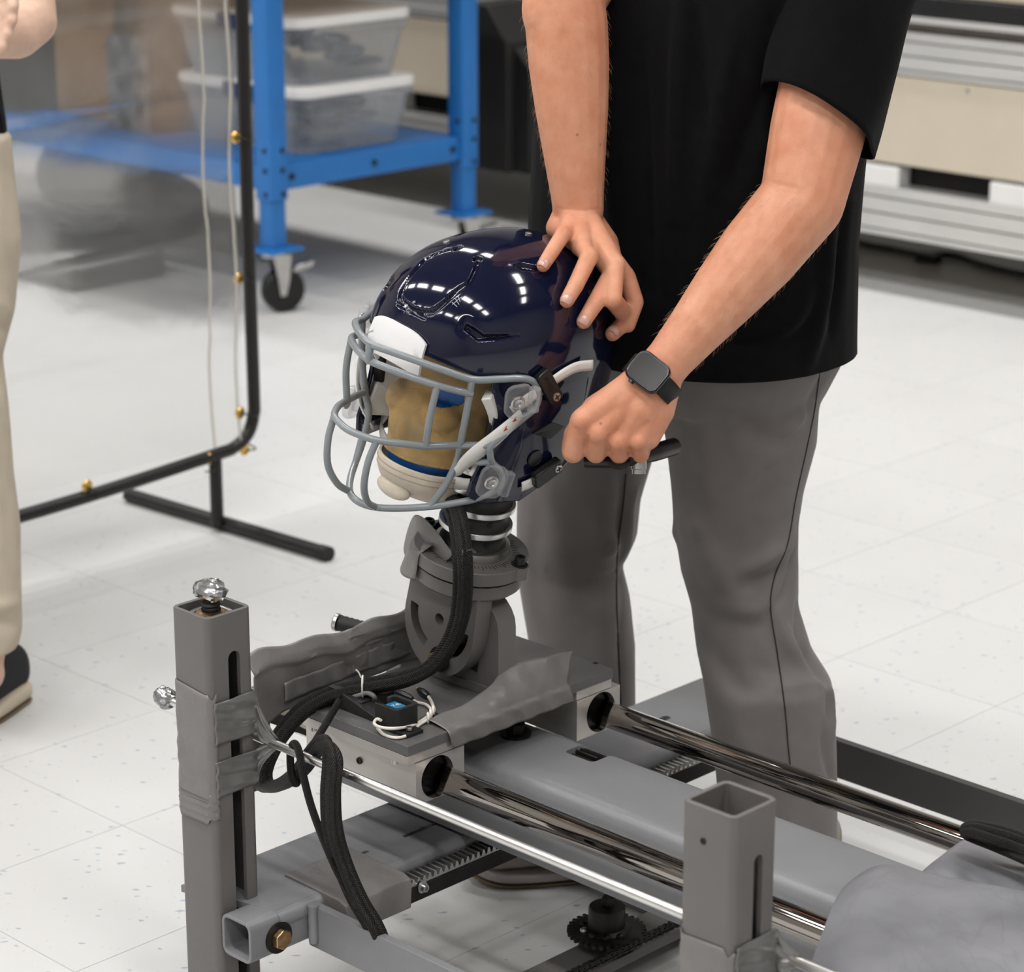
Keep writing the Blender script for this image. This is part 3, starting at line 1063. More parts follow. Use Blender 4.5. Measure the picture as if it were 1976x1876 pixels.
# stocking over all but the chin
q = hV - HC
lx, ly, lz = q @ HX, q @ HY, q @ HZ
bm_ = bmesh.new(); bm_.from_mesh(hd.data); bm_.normal_update()
nn = np.array([v.normal[:] for v in bm_.verts]); bm_.free()
keep = lz > -.175
eye = ((ly - .036) / .012) ** 2 + ((lz + .060) / .010) ** 2 < 1
keep &= ~((lx > .05) & eye)
remap = -np.ones(len(hV), int); remap[keep] = np.arange(keep.sum())
fold = .0016 + .0010 * np.sin(lz * 190 + ly * 120 + 2 * np.sin(lx * 60))
mb = MB()
mb.add((hV + nn * fold[:, None])[keep], [tuple(remap[i] for i in f) for f in hF if all(keep[i] for i in f)])
stk = build('stocking', mb, M['stocking'], head, 180)
bm_ = bmesh.new(); bm_.from_mesh(stk.data)
hem_n = nrm(-HZ + HX * .16 + HY * .05)
bmesh.ops.bisect_plane(bm_, geom=bm_.verts[:] + bm_.edges[:] + bm_.faces[:], plane_co=Vector(hl(.10, 0, -.146) - wloc(stk)), plane_no=Vector(hem_n), clear_outer=True)
bm_.to_mesh(stk.data)
ed = [e for e in bm_.edges if e.is_boundary and abs((np.array((e.verts[0].co + e.verts[1].co) / 2) + wloc(stk) - hl(.10, 0, -.146)) @ hem_n) < .001]
hem = MB()
for e in ed:
    hem.tube([np.array(v.co) + wloc(stk) for v in e.verts], .0016, 6)
bm_.free()
build('stocking_hem', hem, M['stocking'], stk, 60)
stk.modifiers.new('solid', 'SOLIDIFY').thickness = .0008

# ================================================================== football helmet
M['shell'] = pm('navy_gloss_shell', (0.0045, 0.006, 0.022), 0.09, 0, 0.15, 30, coat=0.25, spec=0.45)
M['mask'] = pm('grey_coated_wire', (0.215, 0.235, 0.25), 0.28, 0, 0.05, 20, 0.05, 200, coat=0.3)
M['clip'] = None
def clear_mat(name, tint=(0.93, 0.93, 0.93), rough=0.08, mixf=0.45):
    m = bpy.data.materials.new(name)
    m.use_nodes = True
    nt = m.node_tree
    b = nt.nodes['Principled BSDF']
    b.inputs['Base Color'].default_value = (*tint, 1)
    b.inputs['Roughness'].default_value = rough
    b.inputs['Specular IOR Level'].default_value = 0.8
    b.inputs['Coat Weight'].default_value = 0.5
    tr = nt.nodes.new('ShaderNodeBsdfTransparent')
    nz = nt.nodes.new('ShaderNodeTexNoise')
    nz.inputs['Scale'].default_value = 40
    mr = nt.nodes.new('ShaderNodeMapRange')
    mr.inputs['To Min'].default_value = mixf - 0.12
    mr.inputs['To Max'].default_value = mixf + 0.12
    nt.links.new(nz.outputs['Fac'], mr.inputs[0])
    fr = nt.nodes.new('ShaderNodeLayerWeight')
    fr.inputs[0].default_value = 0.35
    ad = nt.nodes.new('ShaderNodeMath')
    ad.operation = 'SUBTRACT'
    nt.links.new(mr.outputs[0], ad.inputs[0])
    mu = nt.nodes.new('ShaderNodeMath'); mu.operation = 'MULTIPLY'; mu.inputs[1].default_value = 0.5
    nt.links.new(fr.outputs['Facing'], mu.inputs[0])
    nt.links.new(mu.outputs[0], ad.inputs[1])
    mx = nt.nodes.new('ShaderNodeMixShader')
    nt.links.new(ad.outputs[0], mx.inputs[0])
    nt.links.new(b.outputs[0], mx.inputs[1])
    nt.links.new(tr.outputs[0], mx.inputs[2])
    nt.links.new(mx.outputs[0], nt.nodes['Material Output'].inputs[0])
    return m
M['clip'] = clear_mat('clear_clip_plastic', tint=(.45, .45, .46), mixf=0.92)
M['strap'] = pm('white_strap', (0.70, 0.68, 0.65), 0.55, 0, 0.05, 30, 0.15, 500)
M['cup'] = pm('cream_leather_cup', (0.66, 0.58, 0.47), 0.55, 0, 0.08, 40, 0.3, 220)
M['bumper'] = pm('white_bumper', (0.80, 0.79, 0.79), 0.30, 0, 0.03, 20)
M['red'] = pm('red_print', (0.45, 0.02, 0.02), 0.5)
M['gum_thread'] = pm('tan_thread', (0.42, 0.35, 0.26), 0.7)
M['scuff'] = pm('pale_scuff', (0.45, 0.45, 0.50), 0.6)

helmet = thing('football_helmet', 'glossy navy football helmet with grey wire face mask', 'helmet', hl(0, 0, -.17))
X0, ZC = -.006, -.022
TH0 = math.radians(53)
def sect(th, z):
    """outer shell point in helmet coordinates"""
    c_, s_ = math.cos(th), math.sin(th)
    if z >= ZC:
        f = max(0.0, 1 - (min((z - ZC) / .127, 1.0)) ** 2.25) ** (1 / 2.25)
    else:
        d = (ZC - z) / .15
        f = 1 - .07 * d * d
        if c_ < 0:
            f -= .16 * d * d * c_ * c_
    e = 2 / 2.18
    a = .161 if c_ > 0 else .156
    x = X0 + a * f * math.copysign(abs(c_) ** e, c_)
    y = .1215 * f * math.copysign(abs(s_) ** e, s_)
    if z < ZC:                                 # flare of the jaw flap
        d = min(1, (ZC - z) / .14)
        if c_ > -.2:
            y *= 1 + .03 * math.sin(d * math.pi)
    return np.array([x, y, z])
def brow(th):
    t = min(1.0, abs(math.atan2(math.sin(th), math.cos(th))) / TH0)
    return .006 - .020 * t * t
def low(th):
    a = abs(math.degrees(math.atan2(math.sin(th), math.cos(th))))
    return float(np.interp(a, [0, 50, 60, 78, 92, 105, 120, 150, 180], [-.150, -.152, -.168, -.172, -.150, -.122, -.105, -.098, -.096]))
def relief(p):
    """raised centre panel and side creases of the moulding"""
    x, y, z = p
    n = nrm([x / .163 ** 2, y / .1215 ** 2, max(0, z - ZC) / .127 ** 2])
    w = .040 + .16 * max(0, .07 - x) * .35
    s_ = 1 / (1 + math.exp((abs(y) - w) / .0055))
    on = 1 / (1 + math.exp((x - .070) / .010))
    up = 1 / (1 + math.exp(-(z - .055) / .006))
    d = .0020 * s_ * on * up
    # crease above the ear: the lower side panel sits a little proud
    cr = .0 + .10 * (x - .02)
    d += .0024 / (1 + math.exp((z - (-.035 + .22 * max(0, .06 - x))) / .004))
    return np.array(p) + n * d
def make_shell(nf, nc, nph, nl):
    ths = list(np.linspace(-TH0, TH0, nf)) + list(np.linspace(TH0, 2 * math.pi - TH0, nc))[1:-1]
    NC = len(ths)
    vs_ = [relief(sect(0, ZC + .127))]
    for i in range(1, nph + 1):
        for th in ths:
            ph_end = math.acos(max(-1, min(1, (max(brow(th), ZC + 1e-4) - ZC) / .127)))
            vs_.append(relief(sect(th, ZC + .127 * math.cos(ph_end * (i / nph)))))
    fs = [(0, 1 + k, 1 + (k + 1) % NC) for k in range(NC)]
    for i in range(nph - 1):
        for k in range(NC):
            k2 = (k + 1) % NC
            fs.append((1 + i * NC + k, 1 + (i + 1) * NC + k, 1 + (i + 1) * NC + k2, 1 + i * NC + k2))
    lo_cols = list(range(nf - 1, NC)) + [0]          # everything but the face opening
    prev = [1 + (nph - 1) * NC + k for k in lo_cols]
    for j in range(1, nl + 1):
        cur = []
        for k in lo_cols:
            th = ths[k]
            z0_, z1_ = brow(th), low(th)
            p = sect(th, z0_ + (z1_ - z0_) * j / nl)
            a = abs(math.degrees(math.atan2(math.sin(th), math.cos(th))))
            lean = math.exp(-((a - 53) / 16) ** 2)   # front edge of the jaw flap
            jj = j / nl
            p[0] += lean * (-.014 * math.sin(math.pi * min(1, jj * 1.15)) + .012 * jj)
            vs_.append(relief(p))
            cur.append(len(vs_) - 1)
        for i in range(len(lo_cols) - 1):
            fs.append((prev[i], cur[i], cur[i + 1], prev[i + 1]))
        prev = cur
    Vl = np.array(vs_)
    return HC + Vl[:, :1] * HX + Vl[:, 1:2] * HY + Vl[:, 2:] * HZ, fs
cV, cF = make_shell(37, 121, 30, 26)
BV = BVHTree.FromPolygons([Vector(v) for v in cV], cF)
def onshell(x, y, off=0.0):
    """point of the shell along one sight line, with its outward normal"""
    d = nrm(ray(x, y))
    loc, n, i, dist = BV.ray_cast(Vector(EYE), Vector(d))
    if loc is None:
        near_ = BV.find_nearest(Vector(EYE + d * 2.95))
        loc, n = near_[0], near_[1]
    n = np.array(n)
    if n @ d > 0:
        n = -n
    return np.array(loc) + n * off, n
def mir(p):
    """mirror a point across the helmet's middle plane"""
    p = np.asarray(p)
    return p - 2 * HY * ((p - HC) @ HY)
fV, fF = make_shell(150, 460, 120, 104)
tmpm = bpy.data.meshes.new('t'); tmpm.from_pydata(fV.tolist(), [], fF)
tmpm.update()
fN = np.array([v.normal[:] for v in tmpm.vertices]); bpy.data.meshes.remove(tmpm)
flip_ = np.sign(np.sum(fN * (fV - HC), 1)); flip_[flip_ == 0] = 1
fN *= flip_[:, None]
depth = np.zeros(len(fV))
def smooth01(x):
    x = np.clip(x, 0, 1)
    return x * x * (3 - 2 * x)
def dist_path(P):
    P = np.asarray(P)
    out = np.full(len(fV), 9.0)
    box = np.all((fV > P.min(0) - .02) & (fV < P.max(0) + .02), 1)
    idx = np.nonzero(box)[0]
    for c0 in range(0, len(idx), 20000):
        ii = idx[c0:c0 + 20000]
        out[ii] = np.min(np.linalg.norm(fV[ii][:, None] - P[None], axis=2), 1)
    return out
# panel groove, symmetric about the middle
near = [onshell(x, y)[0] for x, y in ((922, 499), (921, 512), (914, 530), (905, 545), (888, 556), (872, 570), (855, 586), (840, 598), (828, 603), (806, 600), (785, 594), (770, 586))]
gp_ = np.array(crv(near + [mir(p) for p in near[::-1]], 16))
dg = dist_path(gp_)
depth = np.maximum(depth, .0048 * smooth01((.0036 - dg) / .0016))
for p in (near[0], mir(near[0])):
    dk = np.linalg.norm(fV - p, axis=1)
    depth = np.maximum(depth, .006 * smooth01((.0062 - dk) / .0018))
# a raised lip runs outside the groove
depth -= .0012 * np.exp(-((dg - .0065) / .0025) ** 2)
def vent(poly, dp, slope=.0012):
    global depth
    P = [onshell(x, y) for x, y in poly]
    n = nrm(sum(q_[1] for q_ in P)); o = sum(q_[0] for q_ in P) / len(P)
    a_ = nrm(P[0][0] - o); a_ = nrm(a_ - n * (a_ @ n)); b_ = np.cross(n, a_)
    for fl in (False, True):
        Q = np.array([mir(v) for v in fV]) if False else (fV - 2 * np.outer((fV - HC) @ HY, HY) if fl else fV)
        R = Q - o
        x_, y_, z_ = R @ a_, R @ b_, R @ n
        poly2 = np.array([[(q_[0] - o) @ a_, (q_[0] - o) @ b_] for q_ in P])
        ins = np.zeros(len(fV), bool); dm = np.full(len(fV), 9.0)
        for i in range(len(poly2)):
            (xa, ya), (xb, yb) = poly2[i], poly2[(i + 1) % len(poly2)]
            cr_ = ((ya > y_) != (yb > y_)) & (x_ < (xb - xa) * (y_ - ya) / (yb - ya + 1e-12) + xa)
            ins ^= cr_
            t = np.clip(((x_ - xa) * (xb - xa) + (y_ - ya) * (yb - ya)) / ((xb - xa) ** 2 + (yb - ya) ** 2), 0, 1)
            dm = np.minimum(dm, np.hypot(x_ - xa - t * (xb - xa), y_ - ya - t * (yb - ya)))
        ok = (np.abs(z_) < .03)
        sd = np.where(ins, dm, -dm)
        depth = np.where(ok, np.maximum(depth, dp * smooth01((sd + .0006) / .0018)), depth)
        # sunk slope leading into the vent from below
        depth = np.where(ok & (sd > -.012) & (sd < 0), depth + slope * smooth01((sd + .012) / .012), depth)
vent([(900, 624), (911, 629), (935, 646), (1004, 646), (966, 654), (922, 658), (895, 636)], .0085)
vent([(992, 513), (1008, 509), (1032, 513), (1056, 520), (1030, 524), (1004, 521)], .0042, 0.0)
smb = MB(); smb.add(fV - fN * depth[:, None], fF)
shell = build('shell', smb, M['shell'], helmet, 180)
bm_ = bmesh.new(); bm_.from_mesh(shell.data); bmesh.ops.recalc_face_normals(bm_, faces=bm_.faces); bm_.to_mesh(shell.data); bm_.free()
if shell.data.vertices[0].normal @ Vector(HZ) < 0:
    shell.data.flip_normals()
md = shell.modifiers.new('solid', 'SOLIDIFY'); md.thickness = .0045; md.offset = -1
# foam liner just inside the shell (dark), seen through the vents and the face opening
lin = MB()
lv, lf = [], []
def liner_pt(a, b):
    th = TH0 * 1.02 + (2 * math.pi - 2.04 * TH0) * a
    z = -.095 + .115 * b
    p = sect(th, z)
    p[:2] = (p[:2] - [X0, 0]) * .90 + [X0, 0]
    return hl(*p)
lin.grid(liner_pt, 60, 10)
build('liner', lin, M['black_matte'], helmet, 60, solid=.012)
cap = MB().ellipsoid(hl(X0, 0, ZC), HX, HY, HZ, .140, .100, .104, 40, 22)
cap.F = [f for f in cap.F if min((np.array(cap.V[i]) - HC) @ HZ for i in f) > .012]
build('crown_pad', cap, M['black_matte'], helmet, 60)

# white front bumper
def bump_pt(a, b):
    th = math.radians(-18 + 36 * a)
    z = -.014 + .042 * b - .006 * (2 * a - 1) ** 2 * (1 - b)
    if b > .5:
        z -= .010 * (abs(2 * a - 1) ** 3)
    p = sect(th, max(z, .0))
    p[2] = z
    k = 1 + (.048 - .012 * b)
    p[:2] = (p[:2] - [X0, 0]) * k + [X0, 0]
    return hl(*p)
bmp = build('front_bumper', MB().grid(bump_pt, 26, 12), M['bumper'], helmet, 60, solid=.006, bevel=.002)

# face mask: coated wires
mask = link('face_mask', None, None, helmet); mask.location = (0, 0, 0)
WR = .0042
def bar(pts, name='wire_bar', r=WR, n=7, closed=False):
    P = crv([hl(*p) for p in pts], n, closed)
    return build(name, MB().tube(P, r, 12, closed=closed), M['mask'], mask, 60)
def both(pts, **k):
    bar(pts, **k)
    bar([(x, -y, z) for x, y, z in pts], **k)
half = [(.192, 0, .010), (.186, .022, .010), (.172, .046, .007), (.148, .074, .000), (.120, .092, -.009), (.092, .105, -.009), (.066, .115, -.009), (.052, .1205, -.013), (.043, .123, -.024), (.040, .1235, -.038),
        (.045, .122, -.050), (.060, .119, -.061), (.080, .1155, -.075), (.094, .112, -.087), (.092, .1105, -.098), (.085, .110, -.112), (.072, .1105, -.124), (.066, .111, -.136), (.068, .110, -.147), (.080, .103, -.158), (.098, .089, -.168), (.125, .066, -.178), (.152, .044, -.184), (.172, .022, -.188)]
loop = half + [(.179, 0, -.189)] + [(x, -y, z) for x, y, z in half[:0:-1]]
bar(loop, 'rim_bar', n=5, closed=True)
t2 = [(.191, 0, -.010), (.185, .022, -.011), (.171, .048, -.014), (.153, .072, -.018), (.134, .084, -.023), (.117, .0925, -.027)]
bar([(x, -y, z) for x, y, z in t2[:0:-1]] + t2)
mid = [(.2105, 0, -.091), (.207, .018, -.091), (.199, .036, -.091), (.178, .054, -.092), (.152, .067, -.095), (.128, .075, -.096), (.111, .081, -.097), (.101, .098, -.092), (.094, .112, -.087)]
bar([(x, -y, z) for x, y, z in mid[:0:-1]] + mid)
both([(.153, .072, -.018), (.156, .071, -.055), (.152, .067, -.095)])
both([(.120, .092, -.009), (.117, .0885, -.050), (.111, .081, -.097), (.106, .075, -.122), (.113, .070, -.152), (.127, .064, -.178)])
both([(.106, .075, -.122), (.097, .092, -.117), (.086, .110, -.111)])
both([(.199, .036, -.091), (.206, .034, -.118), (.204, .031, -.150), (.190, .026, -.175), (.172, .022, -.188)])
bar([(.192, 0, .012), (.1935, 0, .0), (.191, 0, -.012)], r=.0048)

# clear clips with screws, four of them
def clip(cx, cy, cz, rot, s):
    n = nrm([.30, s, -.05])
    a = nrm(np.array([1.0, 0, 0]) - n * n[0])
    b = np.cross(n, a)
    ca, sa = math.cos(rot), math.sin(rot)
    a, b = a * ca + b * sa, -a * sa + b * ca
    to = lambda v: HX * v[0] + HY * v[1] + HZ * v[2]
    A_, B_, N_ = to(a), to(b), to(n)
    o = hl(cx, cy, cz)
    body = build('mask_clip', MB().prism(rrect(.034, .040, .011, 5), o - N_ * .003, A_, B_, N_, .009), M['clip'], helmet, 40, .0025, 3)
    wrap = MB().tube([o - A_ * .018 * 1 + B_ * t + N_ * .004 for t in np.linspace(-.014, .014, 6)], .0068, 14)
    build('clip_sleeve', wrap, M['clip'], body, 60)
    sc_ = MB().lathe([(0, 0), (.0088, 0), (.0088, .0012), (.0075, .002), (.0055, .0012), (.0055, .003), (.003, .0035), (.0022, .002), (0, .002)], o + N_ * .0062 + A_ * .004 - B_ * .001, N_, 28)
    build('clip_screw', sc_, M['steel'], body, 40)
for s in (1, -1):
    clip(.076, s * .1255, -.030, .12 * s, s)
    clip(.090, s * .1175, -.131, -.15 * s, s)

# straps and buckles, laid along the shell
def band(px, w, off, name, mat, parent, thick=.0018, mirror=False, n=6):
    P = [onshell(x, y, o_) for x, y, o_ in ((a[0], a[1], a[2] if len(a) > 2 else off) for a in px)]
    pts = np.array(crv([p[0] for p in P], n))
    nr = np.array(crv([p[1] for p in P], n))
    T = np.gradient(pts, axis=0)
    mb_ = MB()
    vs__ = []
    for p, t, n_ in zip(pts, T, nr):
        n_ = nrm(n_); s_ = nrm(np.cross(n_, nrm(t)))
        if mirror:
            p = mir(p); s_ = s_ - 2 * HY * (s_ @ HY); n_ = n_ - 2 * HY * (n_ @ HY)
        vs__ += [p - s_ * w / 2, p - s_ * w / 6 + n_ * .0006, p + s_ * w / 6 + n_ * .0006, p + s_ * w / 2]
    m = len(pts)
    mb_.add(vs__, [(i * 4 + k, i * 4 + k + 1, i * 4 + 5 + k, i * 4 + 4 + k) for i in range(m - 1) for k in range(3)])
    return build(name, mb_, mat, parent, 60, solid=thick)
for mr_ in (False, True):
    band([(985, 790), (1012, 770), (1040, 750), (1062, 733), (1085, 717), (1108, 706), (1130, 701, .010)], .0125, .0045, 'strap', M['strap'], helmet, mirror=mr_)
    band([(1003, 936), (1022, 927), (1045, 909), (1058, 898)], .0135, .0040, 'strap', M['strap'], helmet, mirror=mr_)
# jaw strap crossing the cheek inside the mask
def jaw_strap(s):
    pts = [(.066, .1245, -.048), (.078, .121, -.062), (.092, .113, -.080), (.103, .100, -.100), (.108, .088, -.118), (.106, .078, -.132), (.104, .068, -.140)]
    P = np.array(crv([hl(x, s * y, z) for x, y, z in pts], 6))
    T = np.gradient(P, axis=0)
    mb_ = MB(); vs__ = []
    for i, (p, t) in enumerate(zip(P, T)):
        side = nrm(HX * .55 + HZ * .80)
        f = i / (len(P) - 1)
        w = .013 + .010 * math.sin(math.pi * min(1, f * 1.1))
        nn_ = nrm(np.cross(side, nrm(t)))
        vs__ += [p - side * w * .5, p + nn_ * .0008, p + side * w * .5]
    m = len(P)
    mb_.add(vs__, [(i * 3 + k, i * 3 + k + 1, i * 3 + 4 + k, i * 3 + 3 + k) for i in range(m - 1) for k in range(2)])
    st = build('strap', mb_, M['strap'], helmet, 60, solid=.0018)
    return st
for s in (1, -1):
    st = jaw_strap(s)
    # red arrow marks printed on the strap
    for (x, y, z) in ((.075, .1240, -.055), (.084, .1205, -.066)):
        o = hl(x, s * y, z)
        a_, b_ = nrm(HX * .8 - HZ * .6), nrm(HX * .6 + HZ * .8)
        n_ = HY * s
        build('arrow_mark', MB().prism([(-.003, -.0028), (.0035, .0005), (-.003, .003), (-.0012, .0002)], o + n_ * .0005, a_, b_, n_, .0004), M['red'], st, 0)

def text_mesh(name, body, size, o, ax, ay, mat, parent, ext=.0003):
    cu = bpy.data.curves.new(name, 'FONT')
    cu.body = body
    cu.size = size
    cu.extrude = ext
    cu.align_x = 'CENTER'; cu.align_y = 'CENTER'
    t = bpy.data.objects.new(name, cu)
    COL.objects.link(t)
    bpy.context.view_layer.update()
    me = bpy.data.meshes.new_from_object(t.evaluated_get(bpy.context.evaluated_depsgraph_get()))
    bpy.data.objects.remove(t)
    az = np.cross(ax, ay)
    off = wloc(parent)
    for v in me.vertices:
        p = np.asarray(o) + ax * v.co.x + ay * v.co.y + az * v.co.z - off
        v.co = Vector(p)
    return link(name, me, mat, parent)

def buckle(x, y, ang, w, h, off, lettered, mirror):
    p, n = onshell(x, y, off)
    T = nrm(onshell(x + 12 * math.cos(ang), y + 12 * math.sin(ang))[0] - onshell(x - 12 * math.cos(ang), y - 12 * math.sin(ang))[0])
    T = nrm(T - n * (T @ n)); S = np.cross(n, T)
    if mirror:
        p = mir(p); n = n - 2 * HY * (n @ HY); T = T - 2 * HY * (T @ HY); S = np.cross(n, T)
    b = build('buckle', MB().prism(rrect(w, h, .004, 4), p - n * .003, T, S, n, .010), M['black_plastic'], helmet, 40, .002, 3)
    s_ = MB().lathe([(0, 0), (.0052, 0), (.005, .0016), (0, .0022)], p + n * .0068 + T * w * .34, n, 20)
    scw = build('buckle_screw', s_, M['steel'], b, 50)
    cr = MB()
    for aa in (0, math.pi / 2):
        d = T * math.cos(aa) + S * math.sin(aa)
        cr.box(p + n * .0090 + T * w * .34, .0034, .0006, .0003, d, np.cross(n, d), n)
    build('screw_slot', cr, M['dark'], b, 0)
    if lettered and not mirror:
        text_mesh('lettering', 'Riddell', .0082, p + n * .0072 - T * w * .12, -T, -S, M['black_matte'], b)
    return b
for mr_ in (False, True):
    buckle(1050, 742, math.radians(62), .044, .019, .006, True, mr_)
    buckle(1046, 905, math.radians(-35), .040, .022, .006, False, mr_)
    p, n = onshell(1032, 884, .0006)
    if mr_:
        p = mir(p); n = n - 2 * HY * (n @ HY)
    dsc = build('side_badge', MB().lathe([(0, 0), (.0105, 0), (.0105, .001), (.0092, .0014), (.009, .0008), (0, .0008)], p, n, 28), M['black_plastic'], helmet, 40)
    # shallow triangular recess plate above the badge
    tri = [onshell(x, y, .0012)[0] for x, y in ((1027, 836), (1062, 814), (1086, 822), (1060, 846))]
    if mr_:
        tri = [mir(t) for t in tri]
    t2_ = MB(); t2_.add(tri, [(0, 1, 2, 3)])
    build('ear_vent', t2_, M['black_plastic'], helmet, 0, solid=.002)
# scratch marks
scr = MB()
for (x0, y0, x1, y1) in ((873, 588, 888, 575), (872, 583, 882, 592), (879, 577, 886, 588), (884, 578, 892, 573), (888, 583, 884, 572)):
    P = [onshell(x0 + (x1 - x0) * t, y0 + (y1 - y0) * t, .0002)[0] for t in np.linspace(0, 1, 4)]
    scr.tube(P, .0004, 5)
build('scratch', scr, M['scuff'], helmet, 0)['kind'] = 'stuff'
for (x, y) in ((862, 468), (1020, 452)):
    p, n = onshell(x, y)
    socket_screw(p, n, .004, .002, helmet, M['steel'], 'shell_screw', False)

# chin cup under the dummy's chin
cup = MB()
def cup_pt(a, b):
    th = math.radians(-95 + 190 * a)
    z = -.152 - .040 * b + .004 * math.cos(th * 2)
    r = 1.06 - .16 * b ** 2.2
    wv_ = .004 * math.sin(b * math.pi) * (1 if abs(2 * a - 1) < .55 else .3)
    x = .062 + (.066 * r + wv_) * math.cos(th) - .004 * b
    y = (.0565 * r) * math.sin(th)
    return hl(x, y, z)
build('chin_cup', MB().grid(cup_pt, 40, 12), M['cup'], helmet, 60, solid=.004, bevel=.0012)
for bz in (.16, .34):
    build('stitching', MB().tube([cup_pt(a, bz) + nrm(cup_pt(a, bz) - hl(.06, 0, -.17)) * .0022 for a in np.linspace(.12, .88, 40)], .0006, 5), M['gum_thread'], helmet, 60)
build('chin_pad', MB().ellipsoid(hl(.124, 0, -.184), HX, HY, HZ, .012, .026, .012, 24, 14), M['cup'], helmet, 60)
for s in (1, -1):
    P = crv([hl(.085, s * .054, -.162), hl(.080, s * .072, -.158), hl(.066, s * .092, -.152), hl(.045, s * .104, -.148)], 6)
    mb_ = MB(); vs__ = []
    for p in P:
        vs__ += [p - HZ * .0075, p + HZ * .0075]
    mb_.add(vs__, [(2 * i, 2 * i + 1, 2 * i + 3, 2 * i + 2) for i in range(len(P) - 1)])
    build('strap', mb_, M['strap'], helmet, 60, solid=.002)
    # cheek pad behind the front edge of the jaw flap
    def pad(a, b, s=s):
        z = -.030 - .105 * b
        x = .108 - .030 * math.sin(math.pi * b * .9) - .030 * a
        y = .1045 - .020 * a - .010 * b
        return hl(x, s * y, z)
    build('cheek_pad', MB().grid(pad, 6, 12), M['strap'], helmet, 60, solid=.012, bevel=.003)

# ================================================================== people
def skin_mat(name, c0, c1):
    m = pm(name, c0, 0.48, 0, 0.0, 45, 0.18, 700, col2=c1, spec=0.35, sss=0.12, detail=6)
    nt = m.node_tree
    b = nt.nodes['Principled BSDF']
    ramp = [n for n in nt.nodes if n.type == 'VALTORGB'][0]
    # broad ruddy patches over the fine mottling, plus sparse freckles
    tc = [n for n in nt.nodes if n.type == 'TEX_COORD'][0]
    n2 = nt.nodes.new('ShaderNodeTexNoise'); n2.inputs['Scale'].default_value = 9
    nt.links.new(tc.outputs['Object'], n2.inputs['Vector'])
    r2 = nt.nodes.new('ShaderNodeMapRange'); r2.inputs['From Min'].default_value = .45; r2.inputs['From Max'].default_value = .75; r2.inputs['To Max'].default_value = .45
    nt.links.new(n2.outputs['Fac'], r2.inputs[0])
    mx = nt.nodes.new('ShaderNodeMixRGB'); mx.inputs[2].default_value = (c0[0] * .95, c0[1] * .72, c0[2] * .66, 1)
    nt.links.new(r2.outputs[0], mx.inputs[0]); nt.links.new(ramp.outputs[0], mx.inputs[1])
    vo = nt.nodes.new('ShaderNodeTexVoronoi'); vo.inputs['Scale'].default_value = 38
    nt.links.new(tc.outputs['Object'], vo.inputs['Vector'])
    rr = nt.nodes.new('ShaderNodeMapRange'); rr.inputs['From Min'].default_value = .05; rr.inputs['From Max'].default_value = .09; rr.inputs['To Min'].default_value = .6; rr.inputs['To Max'].default_value = 0
    nt.links.new(vo.outputs['Distance'], rr.inputs[0])
    sel = nt.nodes.new('ShaderNodeSeparateColor'); nt.links.new(vo.outputs['Color'], sel.inputs[0])
    gt = nt.nodes.new('ShaderNodeMath'); gt.operation = 'GREATER_THAN'; gt.inputs[1].default_value = .8; nt.links.new(sel.outputs[0], gt.inputs[0])
    mu = nt.nodes.new('ShaderNodeMath'); mu.operation = 'MULTIPLY'; nt.links.new(rr.outputs[0], mu.inputs[0]); nt.links.new(gt.outputs[0], mu.inputs[1])
    m3 = nt.nodes.new('ShaderNodeMixRGB'); m3.inputs[2].default_value = (c0[0] * .42, c0[1] * .3, c0[2] * .25, 1)
    nt.links.new(mu.outputs[0], m3.inputs[0]); nt.links.new(mx.outputs[0], m3.inputs[1])
    nt.links.new(m3.outputs[0], b.inputs['Base Color'])
    return m
M['skin'] = skin_mat('ruddy_skin', (0.56, 0.245, 0.142), (0.66, 0.33, 0.21))
M['skin_pale'] = skin_mat('pale_skin', (0.62, 0.40, 0.30), (0.70, 0.48, 0.37))
M['nail'] = pm('fingernail', (0.53, 0.30, 0.24), 0.28, 0, 0.05, 60, coat=0.3)
M['shirt'] = pm('black_knit', (0.0022, 0.0022, 0.0027), 0.85, 0, 0.25, 60, 0.25, 900, spec=0.12, sheen=0.02)
M['slacks'] = pm('charcoal_stretch_cloth', (0.150, 0.137, 0.131), 0.75, 0, 0.06, 30, 0.15, 1500, spec=0.3, sheen=0.12)
M['khaki'] = pm('khaki_twill', (0.50, 0.43, 0.34), 0.8, 0, 0.06, 25, 0.2, 900, spec=0.25)
M['seam_thread'] = pm('dark_seam', (0.02, 0.019, 0.019), 0.8)
M['shoe_knit'] = pm('taupe_shoe_knit', (0.30, 0.265, 0.23), 0.8, 0, 0.1, 80, 0.3, 900)
M['shoe_sole'] = pm('pale_foam_sole', (0.42, 0.37, 0.37), 0.6, 0, 0.06, 20, 0.1, 200)
M['gum'] = pm('brown_outsole', (0.19, 0.13, 0.08), 0.7)
M['watch_case'] = pm('black_watch_case', (0.004, 0.0045, 0.006), 0.2, 0.0, 0.1, 30, coat=0.2)
M['watch_glass'] = pm('dark_watch_glass', (0.004, 0.0035, 0.003), 0.12, 0, 0.1, 30, spec=0.12)
M['watch_band'] = pm('black_woven_band', (0.006, 0.006, 0.006), 0.6, 0, 0.3, 200, 0.5, 600)
M['orange'] = pm('orange_band_lining', (0.45, 0.06, 0.015), 0.6)
M['hair'] = pm('brown_hair', (0.05, 0.028, 0.014), 0.5, 0, 0.3, 80, 0.5, 300)

def limb(mb, pts, n=18):
    """chain of round cones: [(point, radius), ...]"""
    for (p, r), (q, s) in zip(pts[:-1], pts[1:]):
        mb.cone(p, q, r, s, n, 5)

